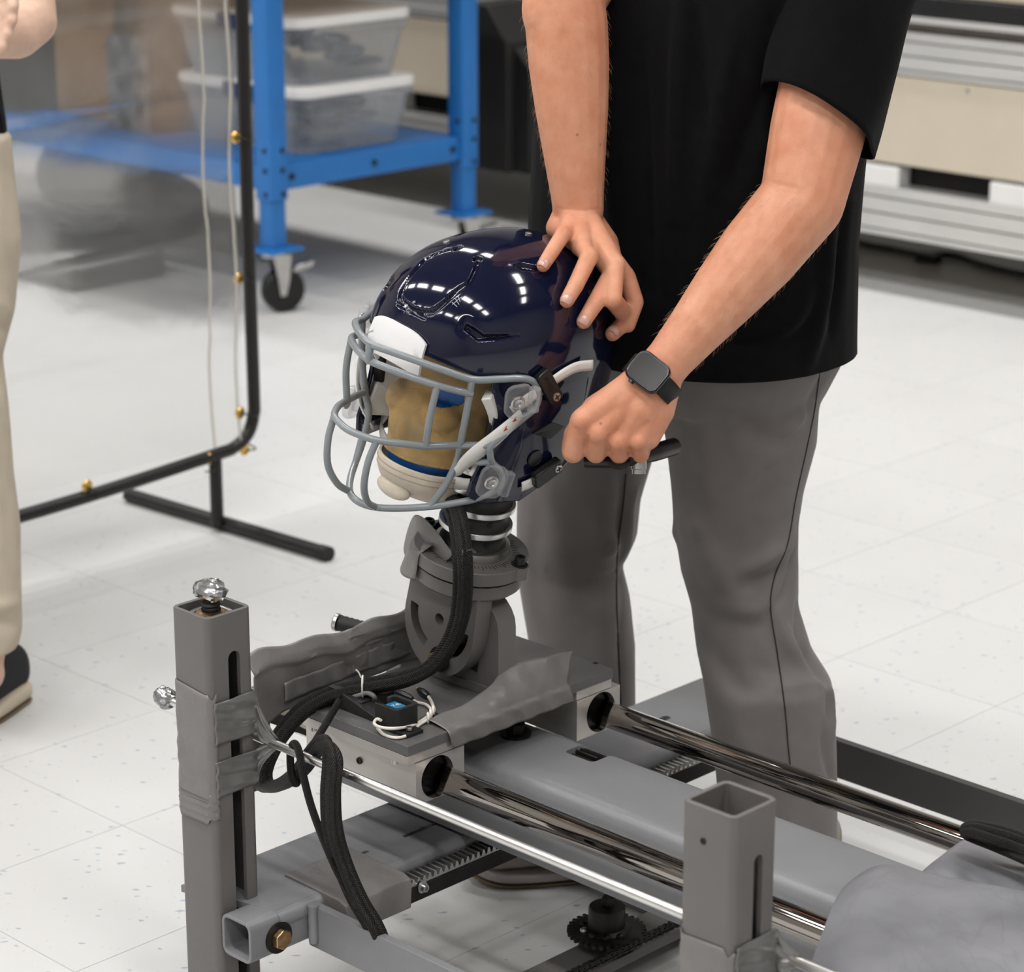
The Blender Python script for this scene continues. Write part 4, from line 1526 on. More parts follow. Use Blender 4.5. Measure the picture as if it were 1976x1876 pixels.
def ridge(V, N, path, width, amp, n=10):
    """raise or sink a fold along a path lying near the surface"""
    P = np.array(crv(path, n))
    box = np.all((V > P.min(0) - 3 * width) & (V < P.max(0) + 3 * width), 1)
    idx = np.nonzero(box)[0]
    if not len(idx):
        return
    D = np.linalg.norm(V[idx][:, None] - P[None], axis=2)
    k = np.argmin(D, 1)
    d = D[np.arange(len(idx)), k]
    f = k / (len(P) - 1)
    fade = np.sin(np.pi * np.clip(.08 + .84 * f, 0, 1)) ** .6
    V[idx] += N[idx] * (amp * np.exp(-(d / width) ** 2) * fade)[:, None]

def normals(V, F):
    me = bpy.data.meshes.new('n'); me.from_pydata(V.tolist(), [], F); me.update()
    N = np.empty(len(V) * 3); me.vertices.foreach_get('normal', N)
    bpy.data.meshes.remove(me)
    return N.reshape(-1, 3)

def caster(V, F):
    B = BVHTree.FromPolygons([Vector(v) for v in V], F)
    def f(x, y):
        loc = B.ray_cast(Vector(EYE), Vector(nrm(ray(x, y))))[0]
        if loc is None:
            loc = B.find_nearest(Vector(at_t(x, y, 3.1)))[0]
        return np.array(loc)
    return f

def loft(mb, secs, n=36, p=2.3):
    """closed solid through elliptical sections (centre, A half-axis vector, B half-axis vector)"""
    vs_, fs = [], []
    for c, A_, B_ in secs:
        for k in range(n):
            a = 2 * math.pi * k / n
            ca, sa = math.cos(a), math.sin(a)
            e = 2 / p
            vs_.append(c + A_ * math.copysign(abs(ca) ** e, ca) + B_ * math.copysign(abs(sa) ** e, sa))
    m = len(secs)
    for i in range(m - 1):
        for k in range(n):
            k2 = (k + 1) % n
            fs.append((i * n + k, i * n + k2, (i + 1) * n + k2, (i + 1) * n + k))
    fs.append(tuple(range(n))[::-1]); fs.append(tuple((m - 1) * n + k for k in range(n)))
    b = MB(); b.add(vs_, fs)
    me = bpy.data.meshes.new('l'); me.from_pydata(b.V, [], b.F)
    bm = bmesh.new(); bm.from_mesh(me); bmesh.ops.recalc_face_normals(bm, faces=bm.faces)
    mb.add([v.co[:] for v in bm.verts], [tuple(v.index for v in f.verts) for f in bm.faces])
    bm.free(); bpy.data.meshes.remove(me)

# ------------------------------------------------------------------ the man behind the helmet
def tdepth(p):
    return (np.asarray(p) - EYE) @ FW
LS, RS = W(-1.835, 2.44, 1.24), W(-2.225, 2.43, 1.235)
LE, LW_ = at_t(1548, 388, 2.935), at_t(1277, 712, 2.915)
RE, RW_ = at_t(1090, 0, 2.985), at_t(1116, 408, 3.03)
body = MB()
# left arm
f_ = lambda t: LE + (LW_ - LE) * t
limb(body, [(LS, .062), (LS + (LE - LS) * .35, .057), (LS + (LE - LS) * .75, .0545), (LE, .0485), (f_(.14), .0475), (f_(.32), .0465), (f_(.55), .040), (f_(.78), .032), (f_(.94), .0275), (f_(1.02), .0275)])
body.ellipsoid(LE + ray(0, 0) * 0 + UP * .002 + RT * .016, RT, FW, UP, .034, .036, .034)
# right arm
g_ = lambda t: RE + (RW_ - RE) * t
limb(body, [(RS, .060), (RS + (RE - RS) * .5, .053), (RE, .046), (g_(.12), .0480), (g_(.30), .0470), (g_(.52), .0425), (g_(.75), .0360), (g_(.93), .0310), (g_(1.0), .0300)])
body.ellipsoid(RE + RT * (-.012) - UP * .01, RT, FW, UP, .038, .04, .05)

# right hand: spread over the crown, finger tips on the shell
def fing(pts, r):
    limb(body, [(p, q) for p, q in zip(pts, r)], 16)
def on(x, y, off):
    return onshell(x, y, off)[0]
RH = {}
spec = {
    'pinky': ((1094, 452, .030), (1070, 481, .021), (1053, 505, .013), (1042, 521, .0075), (.0102, .0094, .0087, .0078)),
    'ring': ((1122, 476, .040), (1109, 523, .026), (1094, 562, .015), (1084, 585, .0085), (.0114, .0106, .0096, .0085)),
    'middle': ((1153, 486, .044), (1145, 548, .028), (1127, 592, .016), (1115, 622, .0090), (.0118, .0110, .0100, .0089)),
    'index': ((1186, 512, .042), (1200, 572, .030), (1184, 617, .017), (1168, 643, .0090), (.0118, .0111, .0102, .0091)),
}
tips = {}
for k, (a, b, c, d, r) in spec.items():
    pb, pc, pd = on(*b), on(*c), on(*d)
    tb = tdepth(pb)
    pa = at_t(a[0], a[1], tb + .022)
    RH[k] = (pa, pb, pc, pd)
    fing([pa, pb, pc, pd], r)
    body.ellipsoid(pb, RT, FW, UP, r[1] * 1.07, r[1] * 1.07, r[1] * 1.07, 14, 10)
    body.ellipsoid(pa, RT, FW, UP, r[0] * 1.12, r[0] * 1.12, r[0] * 1.12, 14, 10)
    body.ellipsoid(pc, RT, FW, UP, r[2] * 1.04, r[2] * 1.04, r[2] * 1.04, 14, 10)
    tips[k] = (pc, pd, r[3])
# thumb reaching round the back of the shell
tb = tdepth(RH['index'][1])
th = [at_t(1178, 500, tb + .045), at_t(1208, 535, tb + .055), at_t(1225, 583, tb + .055), at_t(1212, 628, tb + .052)]
fing(th, (.0135, .0118, .0108, .0088))
# back of the hand
wr = RW_
for k, w in (('pinky', .0130), ('ring', .0150), ('middle', .0155), ('index', .0150)):
    pa = RH[k][0]
    m = wr + (pa - wr) * .5
    limb(body, [(wr + (pa - wr) * .05, .0200), (m, .0165), (pa, w - .003)], 16)
    off = FW * .014
    limb(body, [(wr + off, .018), (m + off, .0165), (pa + off * .8, w - .004)], 16)
limb(body, [(wr + FW * .010, .022), (at_t(1165, 470, tdepth(wr) + .010), .018), (th[0], .0135)], 16)
limb(body, [(wr + RT * (-.008) + FW * .006, .021), (at_t(1080, 440, tdepth(wr) + .002), .0165), (RH['pinky'][0], .011)], 16)
for a, b in (('pinky', 'ring'), ('ring', 'middle'), ('middle', 'index')):      # webs
    p = (RH[a][0] + RH[b][0]) / 2 + FW * .006
    q = (RH[a][1] + RH[b][1]) / 2 * .22 + p * .78
    limb(body, [(p, .0125), (q, .0085)], 14)

# left hand: a closed grip at the back of the helmet
tk = tdepth(LW_) - .004
LM = {'index': (1124, 812), 'middle': (1153, 836), 'ring': (1194, 852), 'pinky': (1232, 852)}
LP_ = {'index': (1106, 872), 'middle': (1150, 874), 'ring': (1195, 876), 'pinky': (1236, 877)}
rad = {'index': (.0145, .0132), 'middle': (.0140, .0122), 'ring': (.0130, .0116), 'pinky': (.0120, .0102)}
for k in LM:
    m = at_t(*LM[k], tk - (.006 if k in ('middle', 'index') else .002))
    p = at_t(*LP_[k], tk + .014)
    q = at_t(LP_[k][0] + 8, LP_[k][1] - 22, tk + .038)
    e = at_t(LM[k][0] + 14, LM[k][1] + 6, tk + .044)
    r0, r1 = rad[k]
    limb(body, [(m, r0), (p, r1)], 16)
    limb(body, [(p, r1), (q, r1 * .95)], 14)
    limb(body, [(q, r1 * .95), (e, r1 * .85)], 14)
    for s in (.0, .014):
        limb(body, [(LW_ + FW * s + (m - LW_) * .10, .0215), (LW_ + FW * s + (m - LW_) * .55, .0195), (m + FW * s, r0)], 16)
    body.ellipsoid(m - FW * .0035, RT, FW, UP, r0 * .92, r0 * .95, r0 * .92, 14, 10)
# thumb side, hidden behind the index
limb(body, [(LW_ + FW * .014, .020), (at_t(1150, 790, tk + .020), .0165), (at_t(1108, 838, tk + .030), .0125), (at_t(1100, 868, tk + .036), .0105)], 14)
limb(body, [(LW_, .026), (at_t(1262, 790, tk + .008), .024), (at_t(1246, 840, tk + .008), .018)], 16)
limb(body, [(LW_, .026), (at_t(1200, 778, tk + .004), .026), (at_t(1160, 815, tk + .006), .020)], 16)
limb(body, [(LW_, .026), (at_t(1235, 790, tk + .002), .026), (at_t(1205, 830, tk + .006), .021)], 16)

# shoulders, chest, neck and head (out of the picture, but he has them)
limb(body, [(LS, .060), (W(-2.03, 2.43, 1.27), .075), (RS, .060)])
limb(body, [(W(-2.03, 2.43, 1.26), .09), (W(-2.03, 2.43, 1.10), .10)])
NKB, HDC = W(-2.03, 2.40, 1.33), W(-2.03, 2.345, 1.50)
limb(body, [(W(-2.03, 2.43, 1.28), .068), (NKB, .058), (W(-2.03, 2.37, 1.42), .055)])
fwd = nrm(-Vd * .82 - Zd * .57); upv = nrm(Zd * .82 - Vd * .57)
hp = lambda x, y, z: HDC + fwd * x + Ud * y + upv * z
for (x, y, z, a, b, c) in ((-.01, 0, .03, .098, .077, .095), (.03, 0, -.05, .065, .060, .075), (.055, 0, -.085, .038, .04, .035), (.088, 0, -.02, .018, .014, .030), (.095, 0, -.035, .014, .013, .012),
                           (.070, .032, .010, .020, .022, .014), (.070, -.032, .010, .020, .022, .014), (.078, 0, -.066, .014, .026, .008), (-.005, .078, -.01, .020, .010, .032), (-.005, -.078, -.01, .020, .010, .032)):
    body.ellipsoid(hp(x, y, z), fwd, Ud, upv, a, b, c)
bV, bF = remesh(body, .0021, 5, .5)
bN = normals(bV, bF)
bcast = caster(bV, bF)
# knuckle wrinkles and tendons
for k in ('ring', 'middle', 'index', 'pinky'):
    pa, pb, pc, pd = RH[k]
    d = nrm(pc - pa)
    view = nrm(EYE - pb)
    side = nrm(np.cross(d, view))
    for j in (-1.6, -.5, .6, 1.6):
        o = pb + d * .0028 * j + view * .0085
        ridge(bV, bN, [o - side * .0058, o + d * .0008, o + side * .0058], .0009, -.00055)
    o = pc + view * .0075
    for j in (-.6, .6):
        ridge(bV, bN, [o + d * .002 * j - side * .005, o + d * .002 * j + side * .005], .0009, -.0004)
    m = RW_ + (pa - RW_) * .35
    vv = nrm(EYE - pa)
    ridge(bV, bN, [m + vv * .018, (m + pa) / 2 + vv * .018, pa + vv * .012], .0035, .0011)
for y0 in (400, 408, 417):                       # creases over the bent wrist
    ridge(bV, bN, [bcast(x, y0 + 7 * math.sin((x - 1065) / 34.)) for x in (1072, 1095, 1120, 1145, 1162)], .0016, -.0011)
for y0 in (352, 362):
    ridge(bV, bN, [bcast(x, y0 + (x - 1480) * .22) for x in (1484, 1500, 1520, 1540)], .003, -.0014)
for (x0, y0, x1, y1) in ((1131, 866, 1134, 842), (1177, 884, 1176, 862), (1219, 886, 1214, 866)):
    ridge(bV, bN, [bcast(x0, y0), bcast((x0 + x1) / 2, (y0 + y1) / 2), bcast(x1, y1)], .0022, -.0028)
mb = MB(); mb.add(bV, bF)
man = build('person', mb, M['skin'], None, 180, base=W(-2.06, 2.43, 0))
tag(man, 'person in black shirt and charcoal trousers bending over the helmet with both hands', 'person')
# fingernails
for k, (pc, pd, r) in tips.items():
    d = nrm(pd - pc)
    v = nrm(EYE - pd)
    n = nrm(v - d * (v @ d) + UP * .25)
    n = nrm(n - d * (n @ d))
    s = np.cross(d, n)
    def nail(a, b, pd=pd, d=d, n=n, s=s, r=r):
        x = (a - .5) * 2
        L_ = -.0045 + .0105 * b
        w = .78 * r * (1 - .25 * (2 * b - 1) ** 4)
        return pd + d * L_ + s * (x * w) + n * (r * (1.03 - .36 * x * x) - .0016 * max(0, b - .5) * 2)
    build('fingernail', MB().grid(nail, 9, 9), M['nail'], man, 180, solid=.0007)
# short arm hair
hair = MB()
hr = np.random.default_rng(5)
B_ = BVHTree.FromPolygons([Vector(v) for v in bV], bF)
for (a, b, cnt) in ((LE, LW_, 420), (RE, RW_, 420)):
    ax = nrm(b - a)
    for _ in range(cnt):
        t = hr.uniform(.05, .93)
        o = a + (b - a) * t
        ang = hr.uniform(0, 2 * math.pi)
        e1 = nrm(np.cross(ax, FW)); e2 = np.cross(ax, e1)
        dr = e1 * math.cos(ang) + e2 * math.sin(ang)
        loc, n, i, ds = B_.ray_cast(Vector(o + dr * .09), Vector(-dr))
        if loc is None:
            continue
        p = np.array(loc); n = np.array(n)
        g2 = nrm(ax * .75 + np.cross(ax, n) * hr.normal(0, .45) + n * .35)
        hair.tube([p, p + g2 * .005 + n * .0008, p + g2 * .010], [.00011, .00009, .00004], 3, caps=False)
M['arm_hair'] = pm('ginger_arm_hair', (0.42, 0.25, 0.13), 0.5)
ho = build('arm_hair', hair, M['arm_hair'], man, 180)
ho['kind'] = 'stuff'
# hair cap on the head
hc = MB().ellipsoid(hp(-.016, 0, .040), fwd, Ud, upv, .102, .083, .096, 30, 18)
hc.F = [f for f in hc.F if all(((np.array(hc.V[i]) - HDC) @ upv > .02 + .5 * ((np.array(hc.V[i]) - HDC) @ fwd)) for i in f)]
build('hair', hc, M['hair'], man, 180, solid=.006)
for s in (-1, 1):
    build('eye', MB().ellipsoid(hp(.083, s * .031, .003), fwd, Ud, upv, .0105, .012, .009, 16, 10), M['white_plastic'], man, 180)

# ------------------------------------------------------------------ shirt
TC = W(-2.062, 2.42, 0)
def sec(u, v, z, a, b, lean=0.0):
    return (W(u, v, z), Ud * a, Vd * b + Zd * lean)
shirt = MB()
loft(shirt, [sec(-2.055, 2.425, .690, .205, .162), sec(-2.058, 2.42, .74, .209, .164), sec(-2.062, 2.415, .86, .214, .165), sec(-2.055, 2.415, .98, .216, .160), sec(-2.04, 2.42, 1.08, .216, .150), sec(-2.03, 2.425, 1.17, .212, .135), sec(-2.03, 2.43, 1.24, .190, .112), sec(-2.03, 2.43, 1.285, .14, .085), sec(-2.03, 2.425, 1.31, .085, .07)])
limb(shirt, [(LS + Ud * -.015, .066), (W(-2.03, 2.43, 1.235), .095), (RS + Ud * .015, .066)], 24)
sV, sF = remesh(shirt, .0058, 7)
sN = normals(sV, sF)
sc_ = caster(sV, sF)
# drape folds, found on the cloth and sunk or raised
for pts, w, a in (
    ([(1318, 0), (1312, 120), (1308, 260), (1305, 420)], .010, .0055),
    ([(1340, 0), (1350, 110), (1362, 240)], .012, -.006),
    ([(1180, 60), (1172, 200), (1180, 330), (1190, 460)], .011, .005),
    ([(1420, 40), (1400, 160), (1375, 300), (1360, 400)], .011, .005),
    ([(1500, 20), (1480, 140), (1440, 260), (1420, 340)], .014, -.007),
    ([(1560, 40), (1520, 150), (1492, 250)], .010, -.009),
    ([(1240, 100), (1248, 250), (1252, 420), (1262, 560)], .012, -.0045),
    ([(1600, 430), (1590, 520), (1575, 620), (1560, 690)], .012, .006),
    ([(1630, 400), (1615, 520), (1600, 640)], .009, -.005),
    ([(1560, 560), (1530, 620), (1480, 660)], .010, .004),
    ([(1330, 640), (1420, 660), (1500, 650), (1570, 620)], .010, -.004),
    ([(1620, 60), (1660, 120), (1700, 160), (1735, 170)], .008, .004),
    ([(1580, 120), (1640, 180), (1690, 220), (1720, 240)], .008, -.0035),
    ([(1700, 30), (1660, 150), (1620, 260)], .010, -.003),
):
    ridge(sV, sN, [sc_(x, y) for x, y in pts], w, a * 1.9)
# open at the bottom hem
me = bpy.data.meshes.new('c'); me.from_pydata(sV.tolist(), [], sF)
bm_ = bmesh.new(); bm_.from_mesh(me); bpy.data.meshes.remove(me)
bmesh.ops.bisect_plane(bm_, geom=bm_.verts[:] + bm_.edges[:] + bm_.faces[:], plane_co=(0, 0, .7135), plane_no=(0.02, 0.0, -1), clear_outer=True)
bm_.verts.index_update()
mb = MB(); mb.add([v.co[:] for v in bm_.verts], [tuple(v.index for v in f.verts) for f in bm_.faces]); bm_.free()
sh = build('shirt', mb, M['shirt'], man, 180, solid=-.0028)
def hemline(z, k=1.004, n=80):
    a_, b_ = .2085 * k, .1635 * k
    e = 2 / 2.3
    return [W(-2.058, 2.42, z) + Ud * (a_ * math.copysign(abs(math.cos(t)) ** e, math.cos(t))) + Vd * (b_ * math.copysign(abs(math.sin(t)) ** e, math.sin(t))) for t in np.linspace(0, 2 * math.pi, n, endpoint=False)]
# sleeves: open tubes with a turned hem
def sleeve(S, E2, f_end, r0, r1, seed, tiltv):
    ax = nrm(E2 - S)
    e1 = nrm(np.cross(ax, FW)); e2 = np.cross(ax, e1)
    L_ = np.linalg.norm(E2 - S) * f_end
    r_ = np.random.default_rng(seed); ph = r_.uniform(0, 6.28, 8)
    def pt(a, b):
        an = 2 * math.pi * a
        d = e1 * math.cos(an) + e2 * math.sin(an)
        r = r0 + (r1 - r0) * b ** .7
        r += .0032 * math.sin(3 * an + ph[0] + 3 * b) * b + .0022 * math.sin(5 * an + ph[1] - 4 * b) + .0028 * math.sin(11 * b + 2 * an + ph[2]) * (1 - b * .5)
        if b < .22:
            r *= math.sqrt(max(.0, 1 - ((.22 - b) / .22) ** 2)) * .98 + .02
        c = S + ax * (L_ * b - .055 * (1 - b)) + ax * (d @ tiltv) * .9 * b * b
        return c + d * r
    o_ = build('sleeve', MB().grid(pt, 72, 44, wrap=True), M['shirt'], man, 180, solid=-.0026)
    seam = [pt(k / 72, .90) + nrm(pt(k / 72, .90) - (S + ax * L_ * .9)) * .0004 for k in range(72)]
    build('sleeve_hem', MB().tube(seam, .0010, 5, closed=True), M['shirt'], o_, 60)
    return o_
sleeve(LS, LE, .70, .0800, .0690, 3, RT * .03)
sleeve(RS, RE, .55, .0715, .066, 4, RT * .0)
dust = MB()
dr_ = np.random.default_rng(9)
M['chalk'] = pm('chalk_smudge', (0.16, 0.16, 0.17), 0.9)
Bs = caster(sV, sF)
for _ in range(70):
    x, y = dr_.normal(1508, 14), dr_.normal(608, 7)
    p = Bs(x, y)
    dust.ellipsoid(p + nrm(EYE - p) * .0004, RT, FW, UP, dr_.uniform(.0005, .0016), .0004, dr_.uniform(.0004, .0009), 6, 4)
build('chalk_smudge', dust, M['chalk'], sh, 0)['kind'] = 'stuff'

# ------------------------------------------------------------------ trousers
def leg(cols, v0, v1, secs=None):
    out = []
    y0, y1 = cols[0][1], cols[-1][1]
    for (x, y, hw) in cols:
        v = v0 + (v1 - v0) * (y - y0) / (y1 - y0)
        p = at_v(x, y, v)
        out.append((p, hw / FPX * tdepth(p)))
    return out
Lleg = leg([(1432, 760, 150), (1430, 850, 146), (1423, 943, 128), (1420, 1008, 121), (1427, 1100, 114), (1437, 1168, 104), (1455, 1252, 112), (1481, 1313, 125), (1494, 1431, 120), (1500, 1525, 116), (1504, 1640, 112), (1506, 1725, 108)], 2.43, 2.41)
Rleg = leg([(1150, 800, 130), (1132, 890, 126), (1117, 960, 120), (1113, 1030, 117), (1099, 1093, 103), (1110, 1149, 106), (1123, 1243, 103), (1129, 1374, 98), (1134, 1480, 96), (1140, 1590, 92)], 2.46, 2.475)
tr = MB()
def legloft(L_, ky=1.0):
    secs = []
    for p, r in L_:
        secs.append((p, RT * r, np.array([0, 1., 0]) * r * ky))
    loft(tr, secs[::-1], 30, 2.1)
legloft(Lleg, .95)
legloft(Rleg, .95)
loft(tr, [sec(-2.06, 2.44, .62, .10, .08), sec(-2.06, 2.435, .66, .165, .13), sec(-2.058, 2.43, .71, .190, .148), sec(-2.058, 2.43, .77, .196, .152), sec(-2.058, 2.43, .86, .185, .145)])
tV, tF = remesh(tr, .0055, 8)
tN = normals(tV, tF)
tc_ = caster(tV, tF)
for pts, w, a in (
    ([(1400, 790), (1460, 830), (1520, 860)], .014, -.005), ([(1330, 780), (1360, 860), (1370, 960)], .016, .004),
    ([(1470, 860), (1520, 830), (1560, 800)], .010, .005), ([(1440, 940), (1500, 900), (1550, 860)], .012, -.004),
    ([(1440, 1100), (1490, 1070), (1535, 1035)], .010, .008), ([(1430, 1130), (1480, 1115), (1540, 1070)], .010, -.007),
    ([(1540, 1010), (1535, 1080), (1510, 1150), (1480, 1180)], .008, -.006), ([(1400, 1170), (1450, 1180), (1500, 1160)], .012, .005),
    ([(1360, 1240), (1400, 1300), (1440, 1330), (1470, 1300)], .016, -.005), ([(1500, 1180), (1520, 1240), (1560, 1290)], .012, .007),
    ([(1540, 1170), (1545, 1240), (1580, 1300), (1600, 1380)], .010, -.007), ([(1575, 1260), (1600, 1330), (1608, 1420)], .008, .005),
    ([(1590, 1400), (1595, 1460), (1610, 1520)], .009, -.005), ([(1420, 1380), (1440, 1450), (1445, 1520)], .016, .004),
    ([(1590, 715), (1560, 800), (1520, 860)], .010, -.004), ([(1330, 1000), (1380, 1090), (1430, 1150)], .018, .004),
    ([(1205, 1095), (1180, 1060), (1150, 1000)], .012, .005), ([(1202, 1100), (1175, 1120), (1130, 1130)], .012, -.005),
    ([(1195, 900), (1200, 960), (1195, 1030), (1196, 1090)], .008, -.004), ([(1225, 950), (1215, 1010), (1202, 1080)], .008, .005),
    ([(1060, 960), (1080, 1060), (1100, 1150)], .018, .004), ([(1198, 1110), (1196, 1240), (1200, 1370)], .006, -.003),
    ([(1040, 1000), (1030, 1100), (1050, 1200)], .016, -.003),
):
    ridge(tV, tN, [tc_(x, y) for x, y in pts], w, a * 1.35)
mb = MB(); mb.add(tV, tF)
tro = build('trousers', mb, M['slacks'], man, 180)
tc2 = caster(tV, tF)
for pts in ([(1583, 712), (1572, 790), (1556, 870), (1536, 960), (1520, 1050), (1496, 1110), (1487, 1170), (1500, 1260), (1514, 1360), (1522, 1450), (1531, 1530)],
            [(1208, 915), (1202, 980), (1192, 1060), (1190, 1150), (1194, 1260), (1199, 1378)]):
    P = [tc2(x, y) for x, y in crv(pts, 9)]
    P = [p + nrm(EYE - p) * .0006 for p in P]
    build('side_seam', MB().tube(P, .0010, 5), M['seam_thread'], tro, 60)

# ------------------------------------------------------------------ shoes
def shoe(toe, heel, lab_mats, parent, name='shoe', w=.050, h=.075, lift=0.0, extra=None):
    up_m, sole_m, gum_m = lab_mats
    d = nrm((toe - heel) * [1, 1, 0]); s = np.cross(Zd, d)
    L_ = np.linalg.norm((toe - heel)[:2])
    o = np.array([heel[0], heel[1], 0.0])
    hwf = lambda f: w * (.62 + .40 * math.sin(math.pi * min(1, max(0, (f + .10) / 1.12)) ** 1.15)) * (1 if f < .86 else math.sqrt(max(0.03, 1 - ((f - .86) / .15) ** 2))) * (1 if f > .08 else math.sqrt(max(.05, 1 - ((.08 - f) / .09) ** 2)))
    def ringat(f, z0, z1, k, nn=20):
        c = o + d * (f * L_)
        vs_ = []
        for i in range(nn):
            a = 2 * math.pi * i / nn
            vs_.append(c + s * (hwf(f) * k * math.cos(a)) + Zd * ((z0 + z1) / 2 + (z1 - z0) / 2 * math.sin(a)))
        return vs_
    fr = np.linspace(0, 1, 26)
    root = link(name, None, None, parent)
    root.location = tuple(o - wloc(parent))
    def body_(zlo, zhi, k, mat, nm, p=2.6):
        secs = []
        for f in fr:
            z0, z1 = zlo(f), zhi(f)
            secs.append((o + d * (f * L_) + Zd * ((z0 + z1) / 2), s * hwf(f) * k, Zd * (z1 - z0) / 2))
        mb = MB(); loft(mb, secs, 24, p)
        return build(nm, mb, mat, root, 60)
    body_(lambda f: .0 + .018 * max(0, (f - .8) / .2) ** 2, lambda f: .006 + .020 * max(0, (f - .8) / .2) ** 2, .98, gum_m, 'outsole', 4)
    body_(lambda f: .005 + .018 * max(0, (f - .8) / .2) ** 2, lambda f: .034 - .010 * f + .014 * max(0, (f - .8) / .2) ** 2 + .004 * math.sin(f * 7), 1.03, sole_m, 'midsole', 3.4)
    body_(lambda f: .020, lambda f: float(np.interp(f, [0, .12, .3, .42, .6, .8, .93, 1], [.085, .105, .110, .098, .078, .062, .050, .036])), .95, up_m, 'upper', 2.4)
    if extra:
        extra(root, o, d, s, L_, hwf)
    return root
def swoosh(root, o, d, s, L_, hwf):
    pts = []
    for f, z in ((.62, .046), (.55, .038), (.48, .036), (.38, .044), (.22, .062)):
        pts.append((f, z))
    top = [(.22, .066), (.38, .052), (.48, .047), (.54, .048), (.62, .058)]
    poly = pts + top
    vs_ = []
    for f, z in poly:
        hw = hwf(f) * .95
        zc = .064
        k = max(0.0, 1 - abs((z - zc) / .046) ** 2.4) ** (1 / 2.4)
        vs_.append(o + d * (f * L_) + s * (hw * k + .002) * sgn_ + Zd * z)
    mb = MB(); mb.add(vs_, [(i, i + 1, len(vs_) - 2 - i, len(vs_) - 1 - i) for i in range(4)])
    build('side_mark', mb, M['white_plastic'], root, 0, solid=.0012)
sgn_ = 1
shoe_m = (M['shoe_knit'], M['shoe_sole'], M['gum'])
rt_toe = at_z(893, 1700, 0.0); rt_heel = rt_toe + nrm(at_z(1235, 1664, 0) - rt_toe) * .305
shoe(rt_toe, rt_heel, shoe_m, man, extra=swoosh)
la = Lleg[-1][0]
lf = nrm(-Vd * .9 + Ud * .25)
shoe(np.array([la[0], la[1], 0]) + lf * .16, np.array([la[0], la[1], 0]) - lf * .14, shoe_m, man)

# ------------------------------------------------------------------ wristwatch and ring
ARM = nrm(LW_ - LE)
wc_ = LE + (LW_ - LE) * 1.07
n_w = nrm(EYE - wc_ + (-RT * .30 - UP * .02) * np.linalg.norm(EYE - wc_))
n_w = nrm(n_w - ARM * (n_w @ ARM))
b_w = np.cross(n_w, ARM)
watch = thing('wristwatch', 'black square smartwatch with rounded corners on the left wrist', 'watch', wc_ + n_w * .030)
o = wc_ + n_w * .0300 + b_w * .002 - b_w * .004
case = build('case', MB().prism(rrect(.0385, .0450, .0105, 6), o - n_w * .002, ARM, b_w, n_w, .0095), M['watch_case'], watch, 40, .0028, 4)
build('screen', MB().prism(rrect(.0325, .0390, .008, 6), o + n_w * .0072, ARM, b_w, n_w, .0008), M['watch_glass'], watch, 40, .0004, 2)
build('crown', MB().lathe([(0, 0), (.0036, 0), (.0036, .0022), (.003, .0028), (0, .0028)], o + ARM * .0188 + n_w * .003 - b_w * .008, ARM, 16), M['watch_case'], case, 40)
def strapring(rw, rn, hw, name, mat, t):
    vs_ = []
    n = 56
    for k in range(n):
        a = 2 * math.pi * k / n
        p = wc_ + b_w * (rw * math.sin(a)) + n_w * (rn * math.cos(a))
        w = hw * (1 - .12 * (1 - math.cos(a)) / 2)
        vs_ += [p - ARM * w, p + ARM * w]
    mb = MB(); mb.add(vs_, [(2 * k, 2 * k + 1, (2 * k + 3) % (2 * n), (2 * k + 2) % (2 * n)) for k in range(n)])
    return build(name, mb, mat, watch, 60, solid=t)
strapring(.0330, .0305, .0118, 'band', M['watch_band'], .0022)
strapring(.0317, .0292, .0122, 'band_lining', M['orange'], .0006)
rm, rp_ = at_t(*LM['ring'], tk - .002), at_t(*LP_['ring'], tk + .014)
rax = nrm(rp_ - rm)
rg = MB().lathe([(.0128, -.003), (.0136, -.003), (.0136, .003), (.0128, .003)], rm + rax * .030, rax, 32)
ring = build('finger_ring', rg, M['black_matte'], None, 40, base=rm)
tag(ring, 'plain black band ring on the fist gripping the helmet', 'ring')

# ------------------------------------------------------------------ the person at the left edge
t9 = 3.86
pal = thing('person', 'person in khaki trousers and black shirt at the left edge of the view', 'person', at_t(-40, 1430, t9) * [1, 1, 0])
FX = lambda x, y: at_t(x, y, t9)
pb = MB()
# forearms and clasped hands at waist height, plus the rest of him beyond the frame
el = at_t(62, 40, 3.70); sh_ = at_t(-60, -520, 3.80); wr9 = at_t(-70, 60, 3.55)
limb(pb, [(sh_, .058), (at_t(20, -200, 3.77), .050), (el, .036), (at_t(30, 62, 3.66), .038), (at_t(-30, 66, 3.6), .034), (wr9, .027)])
limb(pb, [(at_t(-140, 30, 3.55), .026), (at_t(-70, 36, 3.53), .024), (at_t(-34, 40, 3.535), .021)])
for i, (x, y) in enumerate(((24, -6), (22, 20), (14, 46), (4, 70))):
    limb(pb, [(at_t(-22, 4 + i * 22, 3.53), .0110), (at_t(x, y, 3.505), .0092), (at_t(x + 1, y + 20, 3.495), .0084), (at_t(x - 12, y + 36, 3.50), .0074)], 14)
limb(pb, [(sh_, .058), (at_t(-320, -560, 3.9), .08), (at_t(-560, -520, 3.95), .058)])
limb(pb, [(at_t(-320, -560, 3.9), .06), (at_t(-320, -760, 3.88), .055)])
pb.ellipsoid(at_t(-325, -930, 3.86), RT, FW, UP, .078, .095, .115)
pb.ellipsoid(at_t(-325, -930, 3.77), RT, FW, UP, .012, .02, .025)
limb(pb, [(at_t(-28, 1236, 3.84), .032), (at_t(-34, 1290, 3.85), .030), (at_t(-40, 1320, 3.85), .026)])
